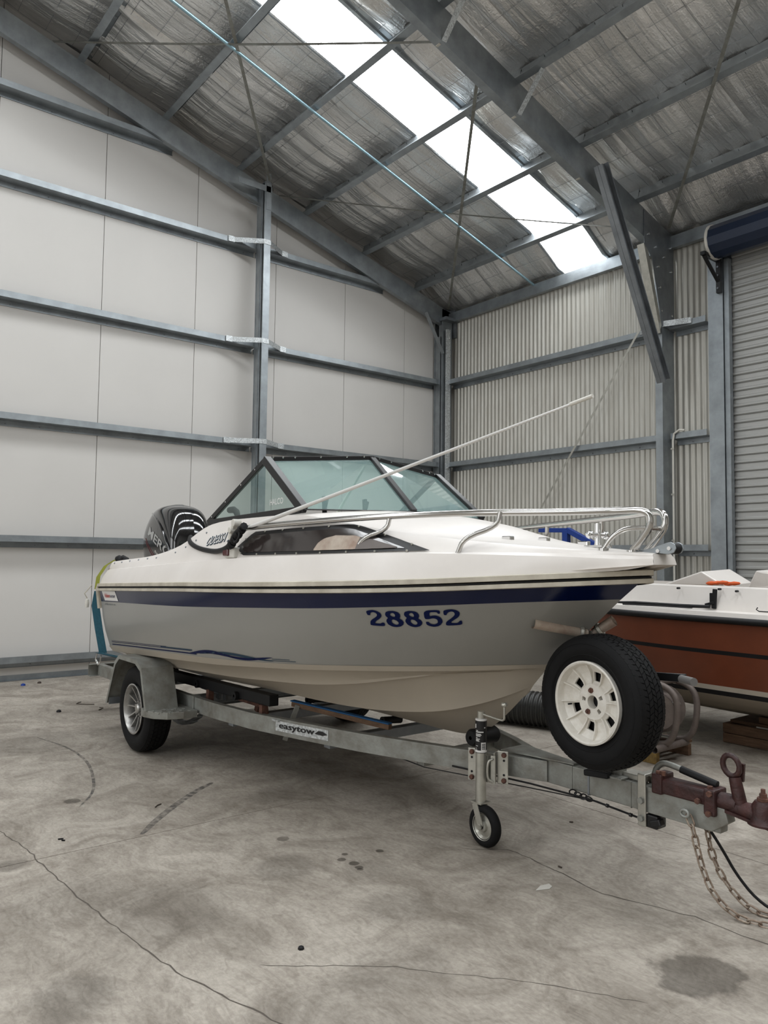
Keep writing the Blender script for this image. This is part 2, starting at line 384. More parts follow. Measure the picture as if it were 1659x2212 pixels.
# right side wall of corrugated sheet
wr = MB().box(XL-.2, -4.34, YR+.03, YR+.07, 0, 5.68).box(-4.34, -1.2, YR+.03, YR+.07, 5.0, 5.68).build('wall_right', galv_dark, None, 0, kind='structure')
def corr_sheet(x0, x1, z0, z1, name='cladding_sheet', parent=None):
    n = int(round((x1-x0)/.0762*8)); top = []; bot = []
    for i in range(n+1):
        x = x0+(x1-x0)*i/n; y = YR+.008*math.cos(2*PI*x/.0762)
        bot.append((x, y, z0)); top.append((x, y, z1))
    return MB().grid([bot, top]).build(name, clad_m, parent, 80)
x = XL+.03
while x < -4.62:
    corr_sheet(x, min(x+.762, -4.60), 0.02, 5.60, parent=wr); x += .762
for z in GZ[:4]:
    zgirt(z, -9.05, -5.15, wr, 'right'); zgirt(z, -5.09, -4.63, wr, 'right')
# eave purlin: lipped channel with its web to the room
def eave(a, b):
    mb = MB(); section(mb, [(.07, .02), (.07, 0), (0, 0), (0, .15), (.07, .15), (.07, .13)], .003, (a, YR-.10, 5.25), (0, 1, 0), (0, 0, 1), (b-a, 0, 0))
    return mb.build('eave_purlin', galv, wr, 30)
eave(-9.2, -5.17); eave(-5.1, XR)
# door jamb and roller door
dj = MB(); section(dj, [(.02, .0), (0, 0), (0, .15), (.09, .15), (.09, .0)], .003, (-4.595, YR-.15, 0), (1, 0, 0), (0, 1, 0), (0, 0, 5.25))
dj.box(-4.60, -4.42, YR-.153, YR-.147, 0, 5.25).box(-4.42, -4.36, YR-.13, YR-.125, 0, 4.9).box(-4.375, -4.36, YR-.125, YR-.06, 0, 4.9)
dj.build('trim_1', galv, None, 30, kind='structure')
dr = MB().box(-4.36, -1.2, YR-.02, YR, 0, 5.2).build('door_1', slat_m, None, 0, kind='structure')
# one slat of the curtain, shared by all
pr = [(0, 0), (.006, .004), (.020, .014), (.020, .034), (.006, .044), (.006, .088), (0, .0925)]
me0 = None; nsl = 54
for i in range(nsl):
    if me0 is None:
        mb = MB(); mb.extr([(-4.37, -a, b) for a, b in pr], (3.17, 0, 0)); o = mb.build('slat', slat_m, dr, 25, local=True); me0 = o.data
    else:
        o = obj_new('slat', me0, dr)
    o.location = (0, YR-.022, .02+i*.0925)
# far door jamb, the rest of the side wall (outside the frame)
MB().box(-1.2, XR, YR-.01, YR+.05, 0, 5.68).build('wall_right', clad_m, None, 0, kind='structure')
# rolled door drum
DR = V((0, 8.27, 5.045)); rr = .19
drum = thing('roller_door_drum', 'navy blue rolled door curtain drum with white rim above the grey roller door', 'door drum', (-4.42, DR.y, DR.z))
prof = []
nn = 26
mb = MB(); rows = []
for i in range(nn+1):
    an = 2*PI*i/nn; r_ = rr*(1 if i % 2 else .97)
    rows.append([(-4.42, DR.y+r_*math.cos(an), DR.z+r_*math.sin(an)), (-1.2, DR.y+r_*math.cos(an), DR.z+r_*math.sin(an))])
mb.grid(rows); mb.build('rolled_curtain', navy_door, drum, 20)
MB().lathe([(.0, -.0), (.15, -.0), (.19, 0), (.2, .004), (.2, .03), (.185, .032)], (-4.435, DR.y, DR.z), (1, 0, 0), 36).build('end_rim', white_pl, drum, 40)
brk = MB(); brk.box(-4.475, -4.42, 8.06, 8.44, 4.86, 4.90).box(-4.475, -4.42, 8.40, 8.445, 4.50, 4.87).bar((-4.45, 8.10, 4.86), (-4.45, 8.42, 4.62), .04, .02)
brk.box(-4.465, -4.43, 8.15, 8.35, 4.90, 4.93)
bo = brk.build('bracket', black_al, drum, 0, bevel=.003)
many([MB().cyl((-4.447, 8.40, z), (-4.447, 8.385, z), .012, 8) for z in (4.55, 4.70, 4.80)], 'bolt', chrome, bo)
# conduit beside the column
cp = [(-5.05, 8.50, 2.95), (-4.98, 8.48, 3.0), (-4.93, 8.50, 2.99)]
mb = MB().tube([(-5.045, 8.415, .0), (-5.045, 8.415, 2.85), (-5.03, 8.415, 2.93), (-4.96, 8.415, 2.97), (-4.9, 8.425, 2.96)], .013, 8)
cdt = tag(mb.build('conduit', white_pl, None), 'thin grey electrical conduit clipped beside the steel column, hooking over at girt height', 'conduit')
many([MB().box(-5.065, -5.02, 8.396, 8.402, z-.01, z+.01) for z in (.6, 1.1, 1.65, 2.2, 2.75)], 'clip', zinc, cdt)

# ceiling: foil blanket over the purlins, skylight strips, safety mesh
ce = thing('ceiling', '', '', (0, 0, 0)); del ce['label']; del ce['category']; ce['kind'] = 'structure'
PY = [8.56]+[7.83-1.045*k for k in range(9)]+[RIDGE_Y]
SKY = [(-6.79, -6.07), (-2.5, -1.78), (1.25, 1.97)]  # the middle strip is out of view, added for more top light
SKYE = [e for s_ in SKY for e in s_]
SKYR = [(-6.79, -6.07), (1.25, 1.97)]
def drop(y): return .19*max(0, min(1, (y-7.85)/.6))**1.3   # the blanket is pulled down to the eave purlin
def foil_strip(x0, x1, mirror=False):
    nx = max(4, int((x1-x0)/.06)); ys_ = np.arange(8.72, RIDGE_Y-.01, -.0871)
    rows = []
    ph = random.random()*9
    for y in ys_:
        # sag between purlins
        d = min(abs(y-p) for p in PY); sag = .05*math.sin(min(d/.52, 1)*PI/2)
        row = []
        for i in range(nx+1):
            x = x0+(x1-x0)*i/nx
            s = 1.0 if 0 < i < nx else .3
            de = min(abs(x-e) for e in SKYE); s *= min(1, max(.0, de-.01)/(.40 if x < SKYE[0] else .18))
            z = zp(y)+.228-drop(y)-sag*s + .012*math.sin(x*7.3+ph+y*1.7)*s+.010*math.sin(x*19+y*.6)*s+.008*math.sin(x*31-y*2.2)
            row.append((x, (2*RIDGE_Y-y) if mirror else y, z))
        rows.append(row)
    MB().grid(rows).build('foil_blanket', foil, ce, 180)
edges = [XL-.05]+[e for s in SKY for e in s]+[XR]
for i in range(0, len(edges), 2):
    a, b = edges[i], edges[i+1]; k = max(1, round((b-a)/1.35))
    for j in range(k): foil_strip(a+(b-a)*j/k-(.01 if j else 0), a+(b-a)*(j+1)/k+(.01 if j < k-1 else 0))
edges = [XL-.05]+[e for s in SKYR for e in s]+[XR]
for i in range(0, len(edges), 2):
    MB().grid([[(edges[i], RIDGE_Y, zp(RIDGE_Y)+.17), (edges[i+1], RIDGE_Y, zp(RIDGE_Y)+.17)], [(edges[i], FAR_Y, zp(FAR_Y)+.17), (edges[i+1], FAR_Y, zp(FAR_Y)+.17)]]).build('foil_blanket', foil, ce, 0)
# translucent sheets (daylight behind)
sky_m = bpy.data.materials.new('translucent_roof_sheet'); sky_m.use_nodes = True
_n = sky_m.node_tree.nodes; _L = sky_m.node_tree.links; _n.remove(_n['Principled BSDF'])
em = _n.new('ShaderNodeEmission'); em.inputs[0].default_value = (.95, .98, 1, 1); em.inputs[1].default_value = SKYLIGHT
_L.new(em.outputs[0], _n['Material Output'].inputs[0])
wn = 0
for (lst, mir) in ((SKY, False), (SKYR, True)):
    for (a, b) in lst:
        wn += 1; y0, y1 = 8.66, RIDGE_Y
        if mir: y0, y1 = 2*RIDGE_Y-8.66, RIDGE_Y
        yy = [y0, y1] if mir else [8.66, 8.45, 8.3, 8.15, 8.0, 7.85, y1]
        MB().grid([[(a, y, zp(y)+.232-drop(y)), (b, y, zp(y)+.232-drop(y))] for y in yy]).build('window_%d' % wn, sky_m, None, 0, kind='structure')
        if not mir:
            for (e, dx) in ((a-.02, .02), (b, .13)):
                pf = [(e, 0), (e+dx*.15, -.0), (e+dx*.25, -.02), (e+dx*.45, -.02), (e+dx*.55, 0), (e+dx, 0)] if dx > .05 else [(e, 0), (e+dx, 0)]
                MB().grid([[(p, y, zp(y)+.205-drop(y)+q) for p, q in pf] for y in yy]).build('sheet_lap', galv, ce, 30)
# roof skin above so that no daylight leaks round the edges
mb = MB()
for (lst, s) in ((SKY, 1), (SKYR, -1)):
    edges = [XL-.3]+[e for t in lst for e in t]+[XR+.3]
    for i in range(0, len(edges), 2):
        y0 = 9.0 if s > 0 else FAR_Y-.3
        z0 = 5.42+SL*(8.54-9.0)+.27 if s > 0 else zp(FAR_Y)-SL*.3+.27
        mb.grid([[(edges[i], RIDGE_Y, zp(RIDGE_Y)+.27), (edges[i+1], RIDGE_Y, zp(RIDGE_Y)+.27)], [(edges[i], y0, z0), (edges[i+1], y0, z0)]])
mb.build('roof_sheeting', galv_dark, ce, 0)
# safety mesh wires under the foil
mb = MB(); r_ = .0022
xs_ = np.arange(-9.2, -2.0, .15); y0, y1 = 8.6, -.5
for i, x in enumerate(xs_):
    n_ = 26; pts = []
    for k in range(n_+1):
        y = y0+(y1-y0)*k/n_; d = min(abs(y-p) for p in PY); pts.append((x, y, zp(y)+.215-drop(y)-.052*math.sin(min(d/.52, 1)*PI/2)))
    if i % 2 == 0: mb.tube(pts, r_, 3, cap=False)
for y in np.arange(8.5, -.5, -.30):
    z = zp(y)+.215-drop(y)-.052*math.sin(min(min(abs(y-p) for p in PY)/.52, 1)*PI/2)
    mb.tube([(-9.2, y, z), (-2.0, y, z)], r_, 3, cap=False)
mb.build('safety_mesh', galv_dark, ce, 0, kind='stuff')
# purlins: Z sections lying over the rafters
def purlin(y, a, b):
    mb = MB(); zb = zp(y); sl = V((0, -1, SL)).normalized(); up = V((0, SL, 1)).normalized()
    section(mb, [(.075, .016), (.075, 0), (0, 0), (0, .20), (-.07, .20), (-.07, .186)], .0035, (a, y, zb), sl, up, (b-a, 0, 0))
    o = mb.build('purlin', galv, ce, 30)
    cm = MB()
    for k in range(int((b-a)/.3)):
        x = a+.15+k*.3; p = V((x, y, zb))+up*.185+sl*.004; cm.bar(p, p-up*.030+V((.012, 0, 0)), .005, .004, up=(1, 0, 0))
    cm.build('screws', black_al, o, 0, kind='stuff')
    return o
for y in PY[1:-1]:
    purlin(y, -9.2, -5.13); purlin(y+.004, -5.28, -.95); 
    mb = MB(); mb.box(-.95, XR, y-.03, y+.03, zp(y), zp(y)+.15).build('purlin', galv, ce, 0)
for p_ in [2*RIDGE_Y-q for q in PY[1:-1]]:
    MB().box(XL, XR, p_-.03, p_+.03, zp(p_), zp(p_)+.15).build('purlin', galv, ce, 0)

# steel portal frames
def cframe(name, X, depth_r, depth_c, label, lip=.07, flip=1, full=True):
    t = thing(name, label, 'steel frame', (X, YR, 0))
    # column: lipped C, web on the +x side
    yf = YR-.045-depth_c
    mb = MB(); section(mb, [(-lip, .018), (-lip, 0), (0, 0), (0, depth_c), (-lip, depth_c), (-lip, depth_c-.018)], .004, (X, yf, 0), (1, 0, 0), (0, 1, 0), (0, 0, zp(yf)-.02))
    mb.build('column', galv, t, 30)
    # rafter: lipped C, web on the +x side
    sl = V((0, -1, SL)).normalized(); up = V((0, SL, 1)).normalized(); L_ = (YR-.05-RIDGE_Y)/-sl.y
    mb = MB(); o = V((X, YR-.05, zp(YR-.05)))
    section(mb, [(-lip, -.018), (-lip, 0), (0, 0), (0, -depth_r), (-lip, -depth_r), (-lip, -depth_r+.018)], .004, o, (1, 0, 0), up, sl*L_)
    mb.build('rafter', galv, t, 30)
    sl2 = V((0, -1, -SL)).normalized(); up2 = V((0, -SL, 1)).normalized(); mb = MB(); o = V((X, RIDGE_Y, zp(RIDGE_Y)))
    section(mb, [(-lip, 0), (0, 0), (0, -depth_r), (-lip, -depth_r)], .004, o, (1, 0, 0), up2, sl2*L_)
    mb.build('rafter', galv, t, 30)
    MB().box(X-lip, X, FAR_Y+.05, FAR_Y+.05+depth_c, 0, zp(FAR_Y)-.05).build('column', galv, t, 0)
    return t, yf
pf, yf = cframe('portal_frame', -5.11, .33, .25, 'galvanised portal frame with a long knee brace, its column right of the bow', lip=.09)
gf, _ = cframe('portal_frame', XL+.19, .27, .2, 'galvanised end frame set against the white panelled gable wall', lip=.07)
# knee plates of the middle frame
mb = MB().extr([(-5.105, 8.56, 5.42), (-5.105, 7.93, 5.58), (-5.105, 7.93, 5.17), (-5.105, 8.09, 5.03), (-5.105, 8.30, 4.25), (-5.105, 8.56, 4.20)], (.006, 0, 0))
kp = mb.build('knee_plate', galv_dark, pf, 0)
many([MB().cyl((-5.10, y, z), (-5.088, y, z), .014, 6) for (y, z) in [(8.02, 5.30), (8.17, 5.18), (8.35, 5.1), (8.22, 4.95), (8.25, 4.7), (8.28, 4.42), (8.50, 4.95), (8.50, 5.25), (8.5, 4.4)]], 'bolt', chrome, kp)
mb = MB(); mb.extr([(-5.20, 7.93, 5.17), (-5.20, 8.00, 5.17), (-5.20, 8.29, 4.25), (-5.20, 8.265, 4.15)], (.095, 0, 0)).build('haunch', zinc, pf, 0)
# long knee brace: two C sections back to back, bolted near the rafter and hanging past the column
p0 = V((-4.98, 6.93, 5.74)); p1 = V((-4.98, 8.13, 3.52)); d = p1-p0; n1 = V((0, d.z, -d.y)).normalized()
mb = MB()
section(mb, [(.05, .014), (.05, 0), (0, 0), (0, .13), (.05, .13), (.05, .116)], .003, p0-n1*.065, (1, 0, 0), n1, d)
section(mb, [(-.05, .014), (-.05, 0), (0, 0), (0, .13), (-.05, .13), (-.05, .116)], .003, p0-n1*.065-V((.006, 0, 0)), (1, 0, 0), n1, d)
kb = mb.build('knee_brace', galv_dark, pf, 30)
many([MB().cyl(p0+d*t_, p0+d*t_+V((.012, 0, 0)), .016, 6) for t_ in (.03, .965)], 'bolt', chrome, kb)
# fly braces from the rafter's lower flange up to the purlins
def flat(p, q, wd, th, m, parent, name, up=(0, 0, 1)):
    return MB().bar(p, q, wd, th, up).build(name, m, parent, 0)
for k in (1, 2, 3):
    y = 7.83-1.045*k
    if k in (2, 3): flat((-5.11, y-.0, zp(y)-.33), (-4.80, y, zp(y)+.0), .06, .003, galv_bright, pf, 'fly_brace', up=(-1, 0, 1))
    flat((-5.20, y-.0, zp(y)-.33), (-5.48, y, zp(y)+.0), .05, .003, galv_bright, pf, 'fly_brace', up=(1, 0, 1))
    MB().box(-5.19, -5.14, y-.03, y+.03, zp(y)-.345, zp(y)-.338).build('label_plate', paper, pf, 0)
# fly braces from column to girts
for z in (GZ[3]+.05,):
    flat((-5.16, 8.30, z), (-4.80, 8.43, z+.0), .004, .07, galv_bright, pf, 'girt_brace')
    flat((-5.20, 8.33, z), (-5.50, 8.44, z), .004, .06, galv_bright, pf, 'girt_brace')
# gable mullion column
mc = thing('mullion_column', 'galvanised channel column rising midway along the white gable wall', 'steel column', (XL+.2, 5.0, 0))
mb = MB(); YM = 4.955
section(mb, [(.02, -.0), (0, 0), (0, .095), (.21, .095), (.21, 0), (.19, 0)], .003, (XL+.16, YM, 0), (1, 0, 0), (0, 1, 0), (0, 0, 6.42))
mb.build('channel', galv, mc, 30)
MB().box(XL+.24, XL+.245, YM, YM+.095, 0, 6.4).box(XL+.205, XL+.28, YM-.005, YM+.003, 0, 6.35).box(XL+.165, XL+.232, YM+.002, YM+.005, 0, 6.38).box(XL+.250, XL+.318, YM+.002, YM+.005, 0, 6.38).build('splice_channel', galv, mc, 0)
MB().box(XL+.155, XL+.38, YM-.004, YM+.1, 6.415, 6.425).build('cap_plate', galv, mc, 0)
for z in (GZ[1], GZ[2], GZ[3], GZ[4]):
    if z < 1.6: continue
    flat((XL+.375, YM-.01, z+.04), (XL+.375, YM+.1, z+.04), .004, .065, galv_bright, mc, 'girt_bracket')
    flat((XL+.37, YM, z+.04), (XL+.165, YM-.33, z+.04), .004, .065, galv_bright, mc, 'girt_bracket')
    flat((XL+.165, YM-.33, z+.04), (XL+.165, YM-.42, z+.04), .004, .075, galv_bright, mc, 'girt_bracket')
    flat((XL+.37, YM+.1, z+.04), (XL+.165, YM+.40, z+.04), .004, .065, galv_bright, mc, 'girt_bracket')
    flat((XL+.165, YM+.40, z+.04), (XL+.165, YM+.49, z+.04), .004, .075, galv_bright, mc, 'girt_bracket')
flat((XL+.375, YM-.4, 6.33), (XL+.375, YM+.1, 6.33), .004, .08, galv, mc, 'head_plate')
flat((XL+.375, YM+.05, 6.05), (XL+.375, YM+.05, 6.55), .07, .004, galv, mc, 'head_plate', up=(1, 0, 0))
flat((XL+.20, YM-.16, 6.15), (XL+.38, YM-.1, 6.05), .10, .004, galv, mc, 'head_plate')
# corner post detail at the junction of the two walls
cp_ = thing('corner_column', 'galvanised corner column where the white gable meets the corrugated wall', 'steel column', (XL+.2, 8.4, 0))
mb = MB(); section(mb, [(.02, 0), (.0, 0), (0, .20), (.20, .20), (.20, 0), (.18, 0)], .003, (XL+.03, 8.33, 0), (1, 0, 0), (0, 1, 0), (0, 0, 5.25)); mb.build('channel', galv, cp_, 30)
MB().box(XL+.03, XL+.17, 8.335, 8.34, 0, 5.0).build('web_plate', galv, cp_, 0)
MB().box(XL+.27, XL+.30, 8.36, 8.44, 0, 5.1).build('angle_strip', galv_bright, cp_, 0)
MB().box(XL+.0, XL+.34, 8.30, 8.62, 5.24, 5.29).box(XL, XL+.28, 8.56, 8.62, 5.0, 5.6).build('cap_plate', galv_dark, cp_, 0)
many([MB().cyl((XL+.29, 8.40, z), (XL+.33, 8.40, z), .016, 6) for z in (1.5, 2.85, 4.2, 4.65, 4.95)], 'bolt', chrome, cp_)
flat((XL+.25, 7.95, 5.30), (XL+.25, 8.32, 4.70), .004, .07, galv, cp_, 'gusset_strap', up=(1, 0, 0))
# roof bracing straps and the pale blue strut at their crossings
def strap(p, q, label, sag=.03):
    pts = []
    for i in range(13):
        t_ = i/12; a = V(p)*(1-t_)+V(q)*t_; a.z -= sag*math.sin(PI*t_); pts.append(a)
    mb = MB(); d = (V(q)-V(p)).normalized(); s_ = d.cross(V((0, 0, 1))).normalized()*.018
    mb.grid([[a-s_ for a in pts], [a+s_ for a in pts], ]); mb.grid([[a-s_+V((0, 0, .002)) for a in pts], [a+s_+V((0, 0, .002)) for a in pts]])
    return tag(mb.build('bracing_strap', galv_old, None, 0), label, 'bracing strap', 'diagonal roof bracing straps')
def rp(x, y, dz=-.015): return (x, y, zp(y)+dz)
strap(rp(-9.05, 2.25), rp(-5.35, 4.95), 'perforated steel strap crossing the skylight high up, left end at the gable frame')
strap(rp(-9.05, 5.15), rp(-5.35, 2.1), 'perforated steel strap from the mullion column top past the high end of the blue tube')
strap(rp(-9.05, 5.25), rp(-5.3, 8.25), 'perforated steel strap from the mullion column top toward the knee of the middle frame')
strap(rp(-9.0, 8.42), rp(-5.3, 5.35), 'perforated steel strap from the corner column up to the middle frame rafter')
strap(rp(-5.05, 8.38), rp(-1.3, 4.2), 'flat steel strap right of the middle frame, rising from its knee to the top edge', sag=.02)
st_ = MB().tube([rp(-7.28, 8.52, -.04), rp(-7.26, 1.0, -.04)], .017, 10)
tag(st_.build('roof_strut', pale_blue, None), 'long pale blue tube running under the roof from the side wall, left of the skylight', 'tube')
# wall bracing strap
s_ = MB().bar((-7.95, YR-.2, 0.9), (-5.17, YR-.2, 4.72), .03, .002, up=(0, -1, 0))
tag(s_.build('wall_brace_strap', zinc, None, 0), 'thin pale steel strap running diagonally across the corrugated wall', 'bracing strap')
# the other walls, out of view, with door openings added for fill light
MB().box(XR, XR+.1, FAR_Y, 8.7, 0, 8.4).build('wall_end', panel_m, None, 0, kind='structure')
mb = MB(); mb.box(XL, -8.8, FAR_Y-.1, FAR_Y, 0, 5.6).box(-4.4, -1.0, FAR_Y-.1, FAR_Y, 0, 5.6).box(3.4, XR, FAR_Y-.1, FAR_Y, 0, 5.6).box(-8.8, -4.4, FAR_Y-.1, FAR_Y, 4.9, 5.6).box(-1.0, 3.4, FAR_Y-.1, FAR_Y, 4.9, 5.6)
mb.build('wall_back', clad_m, None, 0, kind='structure')
# ------------------------------------------------------------------ the white and navy cuddy cabin boat
BY = 3.05
def spl(tab, n):  # resample table by Catmull-Rom on index parameter
    P = [V(p) for p in tab]; N = len(P); out = []
    for i in range(n):
        t = i*(N-1)/(n-1); k = min(int(t), N-2); f = t-k
        a, b, c, d = P[max(k-1, 0)], P[k], P[k+1], P[min(k+2, N-1)]
        out.append(((b*2)+(c-a)*f+(a*2-b*5+c*4-d)*f*f+(b*3-a-c*3+d)*f*f*f)*.5)
    return out
T_RAIL = [(-6.36,.95,1.143),(-6.139,.96,1.152),(-5.831,.974,1.164),(-5.478,.99,1.177),(-5.037,.998,1.194),(-4.596,1.0,1.21),(-4.155,.987,1.224),(-3.714,.943,1.239),(-3.273,.87,1.256),(-2.92,.758,1.272),(-2.612,.605,1.29),(-2.391,.465,1.306),(-2.215,.327,1.319),(-2.082,.18,1.330),(-1.95,.0,1.341)]
T_BLUE = [(-6.35,.936,1.02),(-6.137,.946,1.027),(-5.839,.959,1.037),(-5.499,.975,1.048),(-5.074,.98,1.061),(-4.648,.985,1.076),(-4.223,.972,1.095),(-3.797,.929,1.115),(-3.372,.857,1.135),(-3.031,.747,1.156),(-2.733,.596,1.177),(-2.521,.46,1.194),(-2.35,.318,1.207),(-2.223,.172,1.216),(-2.095,.0,1.224)]
T_STRIP = [(-6.27,.883,.668),(-6.08,.893,.68),(-5.815,.906,.697),(-5.512,.921,.716),(-5.133,.928,.737),(-4.754,.93,.758),(-4.375,.918,.776),(-3.996,.877,.796),(-3.617,.809,.818),(-3.314,.705,.838),(-3.049,.563,.854),(-2.859,.436,.866),(-2.707,.300,.876),(-2.594,.164,.882),(-2.48,.0,.886)]
T_CHINE = [(-6.24,.86,.626),(-6.053,.869,.638),(-5.791,.881,.655),(-5.492,.896,.674),(-5.118,.903,.695),(-4.744,.905,.717),(-4.37,.893,.737),(-3.996,.854,.763),(-3.622,.787,.788),(-3.323,.686,.809),(-3.061,.548,.826),(-2.874,.424,.839),(-2.724,.290,.850),(-2.612,.16,.859),(-2.5,.0,.868)]
T_A = [(-6.24,.722,.57),(-6.054,.73,.575),(-5.795,.74,.585),(-5.498,.752,.595),(-5.127,.76,.61),(-4.756,.76,.628),(-4.385,.75,.645),(-4.014,.717,.668),(-3.643,.661,.692),(-3.346,.576,.728),(-3.087,.46,.778),(-2.901,.365,.816),(-2.753,.248,.834),(-2.641,.14,.844),(-2.53,.0,.855)]
T_B = [(-6.24,.494,.50),(-6.059,.499,.505),(-5.806,.506,.51),(-5.516,.515,.515),(-5.154,.52,.525),(-4.792,.52,.538),(-4.43,.513,.55),(-4.068,.491,.552),(-3.706,.452,.553),(-3.416,.394,.560),(-3.163,.315,.579),(-2.982,.25,.610),(-2.837,.17,.654),(-2.729,.096,.700),(-2.62,.0,.759)]
T_KEEL = [(-6.22,0,.44),(-6.0,0,.44),(-5.75,0,.44),(-5.45,0,.44),(-5.1,0,.44),(-4.75,0,.44),(-4.4,0,.437),(-4.05,0,.432),(-3.7,0,.428),(-3.45,0,.427),(-3.25,0,.428),(-3.08,0,.440),(-2.92,0,.497),(-2.80,0,.585),(-2.66,0,.716)]
NS = 57
LN = {k: spl(v, NS) for k, v in dict(rail=T_RAIL, blue=T_BLUE, strip=T_STRIP, chine=T_CHINE, A=T_A, B=T_B, keel=T_KEEL).items()}
def mixl(a, b, f, dh=0, dz=0): return [V((p.x+(q.x-p.x)*f, max(p.y+(q.y-p.y)*f+dh*min(1, p.y*4), 0), p.z+(q.z-p.z)*f+dz)) for p, q in zip(a, b)]
def off(a, dh, dz): return [V((p.x, max(p.y+dh*min(1, p.y*5), 0), p.z+dz*min(1, p.y*5))) for p in a]
boat = thing('boat', 'white cuddy cabin boat with navy band, number 28852 and tinted windscreen, sitting on the trailer', 'boat', (-4.2, BY, .43))
def W(p, s): return (p.x, BY-s*p.y, p.z)
def side(rows, s): return [[W(p, s) for p in r] for r in rows]
mb = MB()
LR, LB, LS, LC, LA, LBb, LK = (LN[k] for k in ('rail', 'blue', 'strip', 'chine', 'A', 'B', 'keel'))
for s in (1, -1):
    mb.grid(side([LR, mixl(LR, LB, .5, .004), LB], s), 1)
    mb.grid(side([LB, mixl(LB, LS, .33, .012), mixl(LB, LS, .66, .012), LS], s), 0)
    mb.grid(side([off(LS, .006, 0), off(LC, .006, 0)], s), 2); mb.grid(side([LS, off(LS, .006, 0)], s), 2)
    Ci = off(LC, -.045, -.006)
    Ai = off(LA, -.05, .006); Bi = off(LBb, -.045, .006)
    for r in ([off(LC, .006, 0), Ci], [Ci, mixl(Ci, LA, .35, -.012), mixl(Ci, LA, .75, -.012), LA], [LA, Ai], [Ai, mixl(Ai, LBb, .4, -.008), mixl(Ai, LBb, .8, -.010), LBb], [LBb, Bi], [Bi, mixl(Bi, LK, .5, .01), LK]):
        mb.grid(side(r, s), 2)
# transom
order = [LR, LB, LS, LC, LA, LBb, LK]
tr = [W(l[0], 1) for l in order]+[W(l[0], -1) for l in order[::-1]][1:]
mb.add(tr, [tuple(range(len(tr)))], 3)
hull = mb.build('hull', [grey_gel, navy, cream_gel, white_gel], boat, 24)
dg = bpy.context.evaluated_depsgraph_get()
def bvh(o):
    me = o.data; rl = ROOT[o.name]
    return BVHTree.FromPolygons([v.co+rl for v in me.vertices], [tuple(p.vertices) for p in me.polygons])
T_hull = bvh(hull)
def on_side(tree, x, z, offs=.003, y0=-1.0):   # point on the near side of a surface, looking square at it
    h = tree.ray_cast(V((x, y0, z)), V((0, 1, 0)))
    if h[0] is None: return None
    n = h[1]
    if n.y > 0: n = -n
    return h[0]+n*offs
def decal(polys, m, parent, name, tree, offs=.003, label=None):
    mb = MB()
    for poly in polys:          # poly = [outer, hole, ...] in (x, z)
        rings = [[V((a, b, 0)) for a, b in r] for r in poly]
        tri = geometry.tessellate_polygon(rings); flatv = [p for r in rings for p in r]
        vs = [on_side(tree, p.x, p.y, offs) for p in flatv]
        if any(v is None for v in vs): continue
        mb.add(vs, [tuple(t) for t in tri])
    o = mb.build(name, m, parent, 0)
    if label: o['label'] = label
    return o
def text_decal(s, m, parent, name, tree, X0, X1, zl, zr, h, offs=.003, bold=.02, shear=0, spacing=1.0, label=None, sk=0):
    vs, fs = text_polys(s, 1.0, bold, shear, spacing)
    xs_ = [v[0] for v in vs]; a, b = min(xs_), max(xs_)
    out = []
    for v in vs:
        u = (v[0]-a)/(b-a); x = X0+(X1-X0)*u; z = zl+(zr-zl)*u+v[1]/.73*h; x += sk*v[1]
        out.append(on_side(tree, x, z, offs))
    mb = MB()
    if all(o is not None for o in out): mb.add(out, fs)
    o = mb.build(name, m, parent, 0)
    if label: o['label'] = label
    return o
